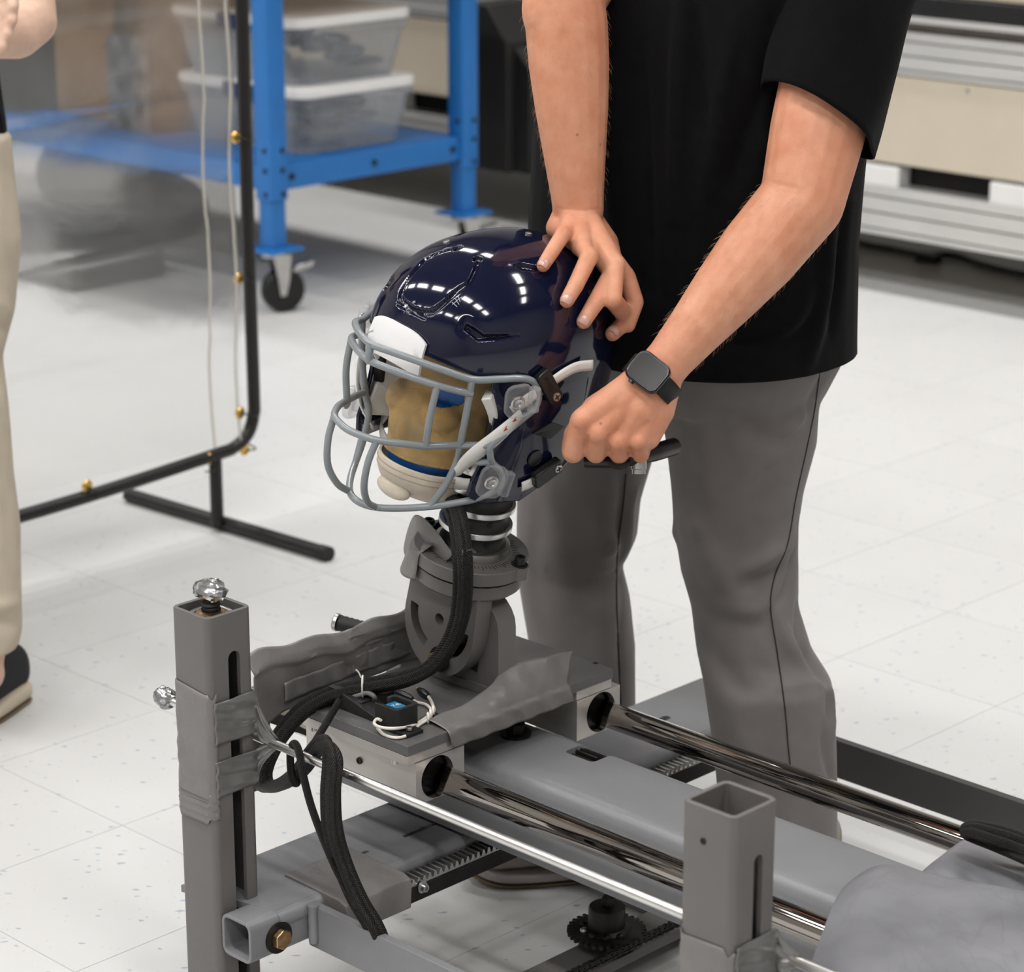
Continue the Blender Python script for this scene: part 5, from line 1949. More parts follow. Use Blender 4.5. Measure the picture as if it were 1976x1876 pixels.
limb(pb, [(at_t(-320, -480, 3.9), .12), (at_t(-200, 200, 3.86), .1), (at_t(-110, 500, 3.86), .06), (at_t(-110, 800, 3.85), .05), (at_t(-70, 1100, 3.85), .04), (at_t(-30, 1300, 3.85), .03)])
limb(pb, [(at_t(-230, 240, 3.90), .08), (at_t(-285, 560, 3.92), .05), (at_t(-322, 900, 3.92), .042), (at_t(-330, 1310, 3.92), .030)])
qV, qF = remesh(pb, .0032, 4)
mb = MB(); mb.add(qV, qF)
bodyL = build('body', mb, M['skin_pale'], pal, 180)
hcL = MB().ellipsoid(at_t(-325, -950, 3.87), RT, FW, UP, .084, .10, .112, 20, 12)
hcL.F = [f for f in hcL.F if all((np.array(hcL.V[i]) - at_t(-325, -930, 3.86)) @ UP > .02 for i in f)]
build('hair', hcL, M['hair'], pal, 180, solid=.005)
# trousers: edge of the near leg, and the other leg outside the picture
kt = MB()
def khaki_leg(cols, t):
    secs = []
    for (x, y, hw) in cols:
        p = at_t(x, y, t); r = hw / FPX * t
        secs.append((p, RT * r, np.array([0, 1., 0]) * r * .95))
    loft(kt, secs[::-1], 28, 2.1)
khaki_leg([(-115, 260, 135), (-88, 340, 115), (-76, 460, 117), (-88, 600, 116), (-100, 690, 104), (-94, 790, 110), (-82, 920, 108), (-68, 1020, 107), (-64, 1120, 104), (-62, 1215, 104), (-66, 1250, 102)], 3.86)
khaki_leg([(-260, 260, 150), (-290, 500, 125), (-320, 800, 112), (-330, 1250, 100)], 3.92)
limb(kt, [(at_t(-105, 330, 3.87), .100), (at_t(-180, 330, 3.90), .112), (at_t(-265, 330, 3.92), .100)], 24)
kV, kF = remesh(kt, .006, 6)
kN = normals(kV, kF); kc = caster(kV, kF)
for pts, w, a in (([(-60, 560), (-20, 580), (20, 600)], .012, .006), ([(-60, 610), (-20, 620), (15, 640)], .010, -.007), ([(-60, 700), (-30, 720), (0, 745)], .012, -.006), ([(-30, 1160), (0, 1170), (35, 1160)], .010, .006), ([(-40, 1195), (0, 1200), (35, 1205)], .010, -.006), ([(-30, 860), (-10, 950), (0, 1050)], .012, .005)):
    ridge(kV, kN, [kc(x, y) for x, y in pts], w, a)
mb = MB(); mb.add(kV, kF)
build('trousers', mb, M['khaki'], pal, 180)
st = MB()
loft(st, [(at_t(-190, 345, 3.88), RT * .158, np.array([0, 1., 0]) * .12), (at_t(-195, 250, 3.88), RT * .160, np.array([0, 1., 0]) * .125), (at_t(-205, 150, 3.88), RT * .156, np.array([0, 1., 0]) * .125), (at_t(-240, -60, 3.88), RT * .165, np.array([0, 1., 0]) * .13), (at_t(-300, -420, 3.9), RT * .19, np.array([0, 1., 0]) * .12), (at_t(-320, -560, 3.9), RT * .15, np.array([0, 1., 0]) * .09)], 40, 2.2)
rV, rF = remesh(st, .007, 5)
rN = normals(rV, rF); rc = caster(rV, rF)
for pts, w, a in (([(-60, 250), (-20, 262), (16, 270)], .010, -.005), ([(-60, 300), (-20, 290), (20, 285)], .010, .006), ([(-50, 120), (-20, 180), (5, 240)], .012, .006)):
    ridge(rV, rN, [rc(x, y) for x, y in pts], w, a)
mb = MB(); mb.add(rV, rF)
build('shirt', mb, M['shirt'], pal, 180)
slv = MB(); limb(slv, [(sh_, .074), (at_t(-20, -360, 3.785), .070), (at_t(10, -240, 3.775), .066)], 24)
build('sleeve', slv, M['shirt'], pal, 180)
M['shoe_black'] = pm('black_canvas', (0.012, 0.013, 0.016), 0.8, 0, 0.2, 60, 0.3, 700)
M['shoe_cream'] = pm('cream_rubber_sole', (0.55, 0.47, 0.36), 0.6, 0, 0.05, 30)
d9 = nrm(np.array([-.45, -.9, 0]))
a9 = at_z(-26, 1376, 0.0)
shoe(a9 + d9 * .20, a9 - d9 * .085, (M['shoe_black'], M['shoe_cream'], M['gum']), pal)
shoe(a9 + d9 * .20 + np.array([-.24, .05, 0]), a9 - d9 * .085 + np.array([-.24, .05, 0]), (M['shoe_black'], M['shoe_cream'], M['gum']), pal)

# ================================================================== cables, tape and small parts on the carriage
def braid_mat():
    m = pm('black_braided_sleeve', (0.006, 0.0055, 0.0055), 0.5, 0, 0.2, 60, spec=0.32)
    nt = m.node_tree
    L = nt.links.new
    b = nt.nodes['Principled BSDF']
    ramp = [n for n in nt.nodes if n.type == 'VALTORGB'][0]
    tc = nt.nodes.new('ShaderNodeTexCoord')
    sp_ = nt.nodes.new('ShaderNodeSeparateXYZ')
    L(tc.outputs['UV'], sp_.inputs[0])
    def wave(sock, k, ph=0.0):
        a_ = nt.nodes.new('ShaderNodeMath'); a_.operation = 'MULTIPLY_ADD'; a_.inputs[1].default_value = k; a_.inputs[2].default_value = ph
        L(sock, a_.inputs[0])
        s_ = nt.nodes.new('ShaderNodeMath'); s_.operation = 'SINE'; L(a_.outputs[0], s_.inputs[0])
        return s_.outputs[0]
    wu_, wv_ = wave(sp_.outputs[0], 2 * math.pi * 14), wave(sp_.outputs[1], 2 * math.pi * 34)
    pr = nt.nodes.new('ShaderNodeMath'); pr.operation = 'MULTIPLY'; L(wu_, pr.inputs[0]); L(wv_, pr.inputs[1])
    mr = nt.nodes.new('ShaderNodeMapRange'); mr.inputs['From Min'].default_value = .35; mr.inputs['From Max'].default_value = .85; L(pr.outputs[0], mr.inputs[0])
    # pale dots show only along a few of the strands
    tr_ = wave(sp_.outputs[0], 2 * math.pi * 3, .7)
    m2 = nt.nodes.new('ShaderNodeMapRange'); m2.inputs['From Min'].default_value = .3; m2.inputs['From Max'].default_value = .9; m2.inputs['To Min'].default_value = .02; L(tr_, m2.inputs[0])
    mu = nt.nodes.new('ShaderNodeMath'); mu.operation = 'MULTIPLY'; L(mr.outputs[0], mu.inputs[0]); L(m2.outputs[0], mu.inputs[1])
    mx = nt.nodes.new('ShaderNodeMixRGB'); mx.inputs[2].default_value = (.11, .095, .08, 1)
    L(mu.outputs[0], mx.inputs[0]); L(ramp.outputs[0], mx.inputs[1]); L(mx.outputs[0], b.inputs['Base Color'])
    bp = nt.nodes.new('ShaderNodeBump'); bp.inputs['Strength'].default_value = .8; bp.inputs['Distance'].default_value = .0008
    L(pr.outputs[0], bp.inputs['Height']); L(bp.outputs[0], b.inputs['Normal'])
    return m
M['braid'] = braid_mat()
def uv_tube(name, path, r, parent, n=14, flat=1.0, up=None, mat=None):
    """tube with a UV layer: u round the sleeve, v along it in metres"""
    mb = MB().tube(path, r, n, True, False, up, flat)
    o = build(name, mb, mat or M['braid'], parent, 60)
    P = np.asarray(path); s = np.concatenate([[0], np.cumsum(np.linalg.norm(np.diff(P, axis=0), axis=1))])
    uvl = o.data.uv_layers.new(name='UVMap')
    for poly in o.data.polygons:
        vi = list(poly.vertices)
        ks = [v % n for v in vi]
        wrapk = max(ks) - min(ks) > n / 2
        for li, v in zip(poly.loop_indices, vi):
            k = v % n
            if wrapk and k == 0:
                k = n
            uvl.data[li].uv = (k / n, s[min(v // n, len(s) - 1)] * 10)
    return o
def cpath(pts, n=8):
    return crv([at_v(x, y, v) for x, y, v in pts], n)
harness = thing('cable_harness', 'bundle of black braided cables running from the neck down over the rod', 'cable', at_v(640, 1600, 1.715))
main = [(868, 962, 2.000), (880, 990, 1.972), (888, 1030, 1.957), (893, 1085, 1.952), (893, 1140, 1.965), (886, 1195, 1.972), (866, 1245, 1.972), (832, 1286, 1.962), (780, 1310, 1.934), (705, 1325, 1.904), (640, 1340, 1.876), (588, 1368, 1.846), (548, 1410, 1.822), (520, 1455, 1.80), (507, 1492, 1.79), (514, 1516, 1.785), (545, 1512, 1.768), (580, 1486, 1.752), (604, 1452, 1.742), (620, 1436, 1.732), (634, 1438, 1.718), (642, 1470, 1.708), (638, 1530, 1.706), (642, 1600, 1.712), (660, 1665, 1.728), (690, 1735, 1.742), (722, 1790, 1.752), (745, 1850, 1.78)]
for dx, dy, dv, r in ((-9, 2, .002, .0066), (8, -1, .0, .0070), (0, 3, -.006, .0062)):
    uv_tube('sleeve', cpath([(x + dx * (1 if y < 1290 or y > 1440 else .45), y + dy + (dx * .8 if 1290 < y < 1440 else 0), v + dv) for x, y, v in main]), r, harness)
thin = [(655, 1352, 1.862), (636, 1385, 1.835), (612, 1425, 1.80), (596, 1452, 1.78), (580, 1490, 1.755), (572, 1512, 1.745), (563, 1500, 1.738), (560, 1460, 1.735), (563, 1440, 1.730), (570, 1436, 1.722), (578, 1455, 1.7135), (586, 1500, 1.711), (602, 1560, 1.712), (628, 1630, 1.718), (655, 1690, 1.728), (690, 1750, 1.745)]
uv_tube('thin_sleeve', cpath(thin), .0044, harness)
# twisted ties
for (x, y, v, s) in ((700, 1325, 1.892, .017), (893, 1078, 1.948, .017)):
    c = at_v(x, y, v)
    rg_ = [c + nrm(at_v(x, y - 20, v) - c) * (s * math.cos(a) * .8) + FW * (s * math.sin(a) * .8) for a in np.linspace(0, 2 * math.pi, 20, endpoint=False)]
    build('cable_tie', MB().tube(rg_, .0011, 6, closed=True), M['white_cable'] if s and y > 1200 else M['black_plastic'], harness, 60)
c = at_v(697, 1308, 1.888)
build('tie_tail', MB().tube([c, c + Zd * .007 - RT * .003, c + Zd * .010 - RT * .006], .001, 6), M['white_cable'], harness, 60)
build('cable_tie', MB().tube([at_v(720, 1062, 1.95) * 0 + at_v(903, 1062, 1.944), at_v(913, 1060, 1.942), at_v(917, 1068, 1.942)], .0022, 6), M['black_plastic'], harness, 60)

# second cable lying over the rubber pads
cab2 = thing('black_cable', 'thick black braided cable lying across the grey rubber pads', 'cable', at_z(1900, 1600, .34))
for k in range(4):
    z_ = .372 + .006 * (k % 2)
    uv_tube('sleeve', crv([at_z(2060, 1652 + k * 9, z_), at_z(1960, 1612 + k * 8, z_ + .008), at_z(1910, 1598 + k * 7, z_ + .012), at_z(1878, 1593 + k * 5, z_ + .012), at_z(1862, 1600 + k * 3, z_ + .006), at_z(1880, 1612 + k * 2, z_), at_z(1925, 1630 + k * 2, z_), at_z(1990, 1656 + k * 3, z_), at_z(2060, 1692 + k * 5, z_)], 6), .0055, cab2)

# taped shield board at the back of the carriage
shield = thing('tape_shield', 'stiff duct taped board standing along the rear edge of the carriage', 'board', W(-2.184, 2.0, .36))
SU = -2.184
def shield_pt(a, b):
    v = 1.797 + .30 * a
    top = .426 + .006 * a + .004 * math.sin(a * 9) + .003 * math.sin(a * 23)
    bot = .352 + .012 * a - .010 * math.exp(-(a / .1) ** 2)
    z = bot + (top - bot) * b
    u = SU - .006 * math.sin(a * 5 + 1) * b + .004 * math.sin(a * 13 + b * 4) * b + .0016 * math.sin(a * 31 + b * 9) - .010 * max(0, b - .82) / .18
    # crease lines where strips overlap
    u += .0022 * math.exp(-((b - .80 + .10 * math.sin(a * 3)) / .03) ** 2)
    u += .0016 * math.exp(-((a - .55 + .03 * math.sin(b * 9)) / .010) ** 2)
    return W(u, v, z)
build('board', MB().grid(shield_pt, 70, 26), M['tape'], shield, 60, solid=.0018)
def strip_pt(a, b):
    v = 1.838 + .175 * a
    z = .366 + .024 * b + .006 * a
    return W(SU + .0032 + .0010 * math.sin(a * 17 + b * 3) + .0008 * math.sin(a * 41), v, z)
build('tape_strip', MB().grid(strip_pt, 40, 8), M['tape'], shield, 60, solid=.0006)
def strip2(a, b):
    v = 1.945 + .13 * a
    z = .372 + .046 * b
    return W(SU + .0030 + .0012 * math.sin(a * 13 + b * 5) + .0020 * math.exp(-((b - .62 - .18 * a) / .04) ** 2) - .004 * b, v, z)
build('tape_strip', MB().grid(strip2, 30, 20), M['tape'], shield, 60, solid=.0006)
# knob poking out behind the board
kb = at_v(657, 1203, 1.99)
knob = thing('clamp_knob', 'ribbed black knob with a silver ring behind the taped board', 'knob', kb)
kax = nrm(Ud * -.75 - Vd * .35 + Zd * .12)
prof = [(0, -.05), (.0105, -.05)] + [(.0105 - (.0008 if k % 2 else 0), -.048 + k * .0035) for k in range(15)] + [(0, .004)]
build('grip', MB().lathe(prof, kb, kax, 26), M['black_matte'], knob, 40)
build('end_ring', MB().lathe([(0, .003), (.0112, .003), (.0112, .007), (.0095, .0085), (.0095, .0075), (0, .0075)], kb, kax, 26), M['steel'], knob, 40)

# peeled tape on the near edge of the carriage
peel = thing('loose_tape', 'crumpled grey tape peeling off the near edge of the carriage plate', 'tape', W(-1.985, 2.0, .36))
def peel_pt(a, b):
    v = 1.915 + .205 * a
    hgt = .004 + .032 * smooth01(np.array((a - .12) / .5)) * (1 - .25 * max(0, a - .8) / .2)
    hgt = float(hgt)
    if b < .3:
        f = b / .3
        p = (CU1 + .0022, v + .006 * (1 - f), PZ - .022 + .020 * f)
    elif b < .45:
        f = (b - .3) / .15
        p = (CU1 + .0022 - .004 * f, v, PZ - .002 + .004 * f)
    else:
        f = (b - .45) / .55
        lean_ = .030 * f ** 1.4 * (1 - .4 * a)
        p = (CU1 - .002 - lean_ + .004 * math.sin(a * 14 + f * 3) * f, v + .030 * f * f * a, PZ + .002 + hgt * f)
    p = np.array(p)
    p[0] += .0012 * math.sin(a * 33 + b * 7)
    return W(*p)
build('sheet', MB().grid(peel_pt, 56, 26), M['tape'], peel, 60, solid=.0007)

# black open sensor box with a blue label, and its white lead
sb = at_z(757, 1412, PZ)
sbu, sbv = sb @ Ud, sb @ Vd
sensor = thing('sensor_box', 'small black open sensor box with a blue label on the carriage', 'sensor', W(sbu, sbv, PZ))
sx = .0175
bx = MB().pipe(rrect(.041, .036, .006, 4), rrect(.031, .026, .004, 4), W(sbu - .008, sbv + .014, PZ), Ud, Vd, Zd, .030)
hous = build('housing', bx, M['black_matte'], sensor, 40, .0008, 1)
cut(hous, MB().box(W(sbu - .030, sbv + .008, PZ + .028), .014, .010, .012))
build('insert', MB().box(W(sbu - .008, sbv + .014, PZ + .012), .0152, .0127, .0115), M['black_matte'], sensor, 30, .0006, 1)
M['label_blue'] = pm('blue_label', (0.012, 0.15, 0.30), 0.35, 0, 0.06, 60)
lab = build('label', MB().box(W(sbu - .010, sbv + .014, PZ + .0240), .012, .0105, .0004), M['label_blue'], sensor, 0)
text_mesh('lettering', '7-IL', .0075, W(sbu - .012, sbv + .018, PZ + .0246), Vd, -Ud, M['white_plastic'], sensor, .0001)
build('flange', MB().box(W(sbu + .018, sbv + .010, PZ + .0022), .010, .013, .0022), M['black_matte'], sensor, 30, .0006, 1)
hex_bolt(W(sbu + .020, sbv + .008, PZ + .0044), Zd, .0042, .005, sensor, M['steel'], 'mount_bolt', washer=0)
bkt = MB().prism([(0, 0), (.085, 0), (.085, .006), (.06, .012), (.012, .024), (0, .024)], W(sbu - .115, sbv + .004, PZ), Ud, Zd, Vd, .030)
build('side_rail', bkt, M['black_matte'], sensor, 35, .001)
# white lead looped round the box, two plugs
lead = thing('white_lead', 'looped white sensor lead tied in a knot on the carriage plate', 'cable', at_z(800, 1410, PZ))
Z_ = lambda x, y, h=.0025: at_z(x, y, PZ + h)
build('wire', MB().tube(crv([Z_(838, 1372, .006), Z_(815, 1390, .004), Z_(790, 1402, .006), Z_(757, 1406, .012), Z_(732, 1403, .012), Z_(722, 1396, .012), Z_(727, 1388, .012), Z_(735, 1390, .014)], 8), .0019, 8), M['white_cable'], lead, 60)
build('wire', MB().tube(crv([Z_(728, 1405, .006), Z_(742, 1418, .0025), Z_(768, 1424, .0025), Z_(795, 1415, .0025), Z_(808, 1400, .0025), Z_(826, 1388, .004), Z_(836, 1374, .006)], 8), .0019, 8), M['white_cable'], lead, 60)
build('wire', MB().tube(crv([Z_(835, 1372, .005), Z_(822, 1360, .003), Z_(804, 1355, .003), Z_(795, 1349, .003)], 8), .0019, 8), M['white_cable'], lead, 60)
build('wire', MB().tube(crv([Z_(838, 1370, .006), Z_(833, 1355, .004), Z_(827, 1345, .004)], 8), .0021, 8), M['white_cable'], lead, 60)
knt = MB()
for k in range(3):
    c = Z_(826 + k * 5, 1386 - k * 7, .0055)
    knt = MB().tube([c + Ud * .006 * math.cos(a) * .6 + Vd * .006 * math.cos(a) * -.5 + Zd * .0055 * math.sin(a) for a in np.linspace(0, 2 * math.pi, 14, endpoint=False)], .0018, 7, closed=True)
    build('knot_turn', knt, M['white_cable'], lead, 60)
for (x0, y0, x1, y1) in ((796, 1350, 762, 1334), (826, 1344, 808, 1331)):
    a_, b_ = Z_(x0, y0, .0045), Z_(x1, y1, .0045)
    pl_ = build('plug', MB().tube([a_, a_ + (b_ - a_) * .25, a_ + (b_ - a_) * .7, b_], [.003, .0048, .0048, .0032], 10), M['black_plastic'], lead, 50)
    build('plug_tip', MB().tube([b_, b_ + (b_ - a_) * .12], .0024, 8), M['brass'], pl_, 50)
mnt = thing('cable_mount', 'small black square stick-on mount under the knotted white lead', 'mount', Z_(836, 1383, 0))
build('pad', MB().box(Z_(838, 1386, .0012), .0125, .0125, .0012, nrm(Ud + Vd * .3), nrm(Vd - Ud * .3)), M['black_plastic'], mnt, 30, .0005, 1)
# black clutter under the harness: grey loop and small connector blocks
clut = thing('connector_block', 'black connector block with a grey cable loop under the harness', 'connector', Z_(700, 1345, 0))
build('block', MB().box(Z_(712, 1350, .008), .016, .026, .008), M['black_matte'], clut, 30, .001)
M['grey_cable'] = pm('grey_cable', (0.12, 0.115, 0.115), 0.5)
build('cable_loop', MB().tube(crv([Z_(668, 1346, .014), Z_(690, 1343, .018), Z_(708, 1338, .022), Z_(722, 1345, .020), Z_(722, 1358, .008)], 8), .0030, 10), M['grey_cable'], clut, 60)

# ------------------------------------------------------------------ scuffed rubber pads at the lower right
def pad_mat():
    m = pm('scuffed_grey_rubber', (0.185, 0.185, 0.200), 0.48, 0, 0.30, 9, 0.12, 120, rvar=.08, detail=9)
    nt = m.node_tree
    b = nt.nodes['Principled BSDF']
    ramp = [n for n in nt.nodes if n.type == 'VALTORGB'][0]
    ramp.color_ramp.elements[1].color = (.215, .215, .23, 1)
    tc = [n for n in nt.nodes if n.type == 'TEX_COORD'][0]
    cur = ramp.outputs[0]
    for sc, rot in ((7, .4), (11, 1.7), (5, 2.6)):
        mp = nt.nodes.new('ShaderNodeMapping'); mp.inputs['Rotation'].default_value = (0, 0, rot); mp.inputs['Scale'].default_value = (1, .35, 1)
        nt.links.new(tc.outputs['Object'], mp.inputs[0])
        n = nt.nodes.new('ShaderNodeTexNoise'); n.inputs['Scale'].default_value = sc; n.inputs['Detail'].default_value = 3; n.inputs['Distortion'].default_value = .4
        nt.links.new(mp.outputs[0], n.inputs['Vector'])
        # thin dark scuff lines where the noise crosses its mean
        sb_ = nt.nodes.new('ShaderNodeMath'); sb_.operation = 'SUBTRACT'; sb_.inputs[1].default_value = .5; nt.links.new(n.outputs['Fac'], sb_.inputs[0])
        ab = nt.nodes.new('ShaderNodeMath'); ab.operation = 'ABSOLUTE'; nt.links.new(sb_.outputs[0], ab.inputs[0])
        mr = nt.nodes.new('ShaderNodeMapRange'); mr.inputs['From Max'].default_value = .007; mr.inputs['To Min'].default_value = .16; mr.inputs['To Max'].default_value = 0; nt.links.new(ab.outputs[0], mr.inputs[0])
        mx = nt.nodes.new('ShaderNodeMixRGB'); mx.inputs[2].default_value = (.08, .08, .088, 1); nt.links.new(mr.outputs[0], mx.inputs[0]); nt.links.new(cur, mx.inputs[1])
        cur = mx.outputs[0]
    nt.links.new(cur, b.inputs['Base Color'])
    return m
M['pad'] = pad_mat()
def rubber_pad(name, label, corners, bulge, seed, thick=.010):
    """quilted slab through four surveyed corners, rolled down along its left end"""
    A_, B_, C_, D_ = [np.asarray(c) for c in corners]      # left-top, right-top, right-bottom, left-bottom
    r_ = np.random.default_rng(seed); ph = r_.uniform(0, 6.28, 4)
    n = nrm(np.cross(B_ - A_, D_ - A_))
    if n[2] < 0:
        n = -n
    def pt(a, b):
        # rounded corners at the left end
        rr = .16
        aa = a
        if a < rr:
            k = 1 - a / rr
            ins = rr * (1 - math.sqrt(max(0, 1 - k * k)))
            bb = ins * .55 + b * (1 - 1.1 * ins)
        else:
            bb = b
        p = A_ * (1 - aa) * (1 - bb) + B_ * aa * (1 - bb) + C_ * aa * bb + D_ * (1 - aa) * bb
        p = p + n * (bulge * math.sin(math.pi * min(1, bb * 1.0)) + .004 * math.sin(a * 6 + ph[0]) + .003 * math.sin(b * 7 + a * 3 + ph[1]))
        if a < .18:
            p = p - n * (.030 * ((.18 - a) / .18) ** 2) 
        return p
    o = build(name, MB().grid(pt, 46, 34), M['pad'], None, 60, base=(A_ + C_) / 2 - n * .02)
    m = o.modifiers.new('s', 'SOLIDIFY'); m.thickness = thick; m.offset = -1
    m = o.modifiers.new('b', 'BEVEL'); m.width = .003; m.segments = 3; m.limit_method = 'ANGLE'
    bm = bmesh.new(); bm.from_mesh(o.data); bmesh.ops.recalc_face_normals(bm, faces=bm.faces); bm.to_mesh(o.data); bm.free()
    if sum(p.normal @ Vector(n) for p in o.data.polygons) < 0:
        o.data.flip_normals()
    return tag(o, label, 'rubber pad', 'scuffed rubber pads')
rubber_pad('rubber_pad', 'large scuffed grey rubber pad nearest the camera, overlapping the other', [at_z(1648, 1642, .352), at_z(2140, 1775, .352), at_z(2060, 2040, .372), at_z(1540, 1878, .372)], .022, 1)
rubber_pad('rubber_pad', 'scuffed grey rubber pad lying behind and partly under the large one', [at_z(1830, 1616, .338), at_z(2140, 1655, .338), at_z(2140, 1800, .338), at_z(1728, 1712, .338)], .014, 2)

# ------------------------------------------------------------------ ratchet tool under the fist
tool = thing('ratchet_tool', 'black ratchet handle with a steel socket held under the fist', 'tool', at_t(1240, 890, 2.94))
ha, hb_ = at_t(1222, 884, 2.935), at_t(1300, 862, 2.99)
build('handle', MB().tube(crv([at_t(1130, 890, 2.955), at_t(1180, 890, 2.945), ha, at_t(1260, 874, 2.955), hb_], 5), [.008] * 5 + [.0085] * 5 + [.0098] * 5 + [.0105] * 6, 14), M['black_plastic'], tool, 60)
build('head', MB().tube([ha + UP * .004, ha - UP * .002], .0125, 20), M['black_steel'], tool, 40)
sk0 = at_t(1233, 892, 2.937)
build('socket', MB().lathe([(0, -.003), (.0090, -.003), (.0090, .008), (.0078, .009), (.0078, .0135), (0, .0135)], sk0, -UP, 24), M['steel'], tool, 40)

# ================================================================== clear plastic screen on a tube stand
M['tube_black'] = pm('black_tube', (0.010, 0.009, 0.009), 0.4, 0.0, 0.2, 30)
def vinyl_mat():
    m = bpy.data.materials.new('clear_vinyl_sheet')
    m.use_nodes = True
    nt = m.node_tree
    b = nt.nodes['Principled BSDF']
    nt.nodes.remove(b)
    tr = nt.nodes.new('ShaderNodeBsdfTransparent'); tr.inputs[0].default_value = (.93, .93, .92, 1)
    rf = nt.nodes.new('ShaderNodeBsdfRefraction'); rf.inputs['IOR'].default_value = 1.12; rf.inputs['Roughness'].default_value = .28; rf.inputs[0].default_value = (.95, .95, .94, 1)
    gl = nt.nodes.new('ShaderNodeBsdfGlossy'); gl.inputs['Roughness'].default_value = .12; gl.inputs[0].default_value = (.9, .9, .9, 1)
    df = nt.nodes.new('ShaderNodeBsdfTranslucent'); df.inputs[0].default_value = (.85, .84, .82, 1)
    L = nt.links.new
    tc = nt.nodes.new('ShaderNodeTexCoord')
    nz = nt.nodes.new('ShaderNodeTexNoise'); nz.inputs['Scale'].default_value = 3.5; nz.inputs['Detail'].default_value = 5; nz.inputs['Distortion'].default_value = .8
    L(tc.outputs['Object'], nz.inputs['Vector'])
    mr = nt.nodes.new('ShaderNodeMapRange'); mr.inputs['From Min'].default_value = .4; mr.inputs['From Max'].default_value = .75; mr.inputs['To Min'].default_value = .05; mr.inputs['To Max'].default_value = .20
    L(nz.outputs['Fac'], mr.inputs[0])
    bp = nt.nodes.new('ShaderNodeBump'); bp.inputs['Strength'].default_value = .5; bp.inputs['Distance'].default_value = .02
    L(nz.outputs['Fac'], bp.inputs['Height'])
    L(bp.outputs[0], gl.inputs['Normal']); L(bp.outputs[0], rf.inputs['Normal'])
    m1 = nt.nodes.new('ShaderNodeMixShader'); m1.inputs[0].default_value = .5; L(tr.outputs[0], m1.inputs[1]); L(rf.outputs[0], m1.inputs[2])
    m2 = nt.nodes.new('ShaderNodeMixShader'); L(mr.outputs[0], m2.inputs[0]); L(m1.outputs[0], m2.inputs[1]); L(df.outputs[0], m2.inputs[2])
    fr = nt.nodes.new('ShaderNodeFresnel'); fr.inputs[0].default_value = 1.4
    m3 = nt.nodes.new('ShaderNodeMixShader'); L(fr.outputs[0], m3.inputs[0]); L(m2.outputs[0], m3.inputs[1]); L(gl.outputs[0], m3.inputs[2])
    L(m3.outputs[0], nt.nodes['Material Output'].inputs[0])
    return m
M['sheet'] = vinyl_mat()
M['sheet_edge'] = clear_mat('welded_vinyl_edge', (.72, .68, .60), .3, .45)
SUp = -3.627
scr_ = thing('plastic_screen', 'clear plastic sheet laced into a black tube stand', 'screen', W(SUp, 2.9, 0))
fr_ = [W(SUp, 3.005, 1.95), W(SUp, 3.003, 1.2), W(SUp, 3.0, .6), W(SUp, 3.002, .26), W(SUp, 3.0, .21), W(SUp, 2.985, .175), W(SUp, 2.95, .155), W(SUp, 2.89, .149), W(SUp, 2.5, .130), W(SUp, 1.9, .125), W(SUp, 1.2, .125)]
build('frame_tube', MB().tube(crv(fr_, 6), .0122, 14), M['tube_black'], scr_, 60)
build('frame_tube', MB().tube([W(SUp, 3.005, 1.94), W(SUp, 1.2, 1.94)], .0122, 14), M['tube_black'], scr_, 60)
build('stub', MB().tube([W(SUp, 2.905, .012), W(SUp, 2.905, .148)], .0122, 14), M['tube_black'], scr_, 60)
build('foot', MB().tube([W(-3.90, 2.905, .0135), W(-3.352, 2.935, .0135)], .0132, 16), M['tube_black'], scr_, 40)
build('foot_cap', MB().tube([W(-3.37, 2.934, .0135), W(-3.347, 2.9355, .0135)], .0142, 16), M['rubber'], scr_, 40)
def sheet_pt(a, b):
    v = 1.22 + 1.755 * a
    z = .165 + 1.74 * b
    u = SUp + .010 * math.sin(v * 4.1 + z * 3) * math.sin(math.pi * a) + .005 * math.sin(z * 17 + v * 2)
    for z0, k in ((.56, .012), (.80, .010), (.98, .012), (.36, .008)):
        u += k * math.exp(-((z - z0 - .02 * (v - 2.4)) / .012) ** 2) * math.sin(math.pi * min(1, a * 1.0)) ** .5
    return W(u, v, z)
build('sheet', MB().grid(sheet_pt, 60, 150), M['sheet'], scr_, 180)
for v in (2.90, 2.962):
    build('welded_edge', MB().tube([sheet_pt((v - 1.22) / 1.755, b) - Ud * -.003 for b in np.linspace(0, 1, 60)], .0026, 6), M['sheet_edge'], scr_, 60)
for (x, y, ex, ey) in ((455, 265, 480, 268), (460, 538, 484, 540), (463, 797, 488, 800), (472, 868, 484, 862), (404, 885, 404, 905), (168, 938, 185, 958)):
    p = at_u(x, y, SUp + .006)
    gm = build('grommet', MB().lathe([(.0045, -.002), (.0105, -.002), (.0115, .001), (.0085, .0035), (.0045, .001)], p, Ud, 20), M['brass'], scr_, 60)
    q_ = at_u(ex, ey, SUp)
    build('cable_tie', MB().tube(crv([p + Ud * .004, (p + q_) / 2 + Ud * .016, q_ + Ud * .014, q_ + (q_ - p) * .4 - Ud * .012], 5), .0016, 6), M['black_plastic'], scr_, 60)

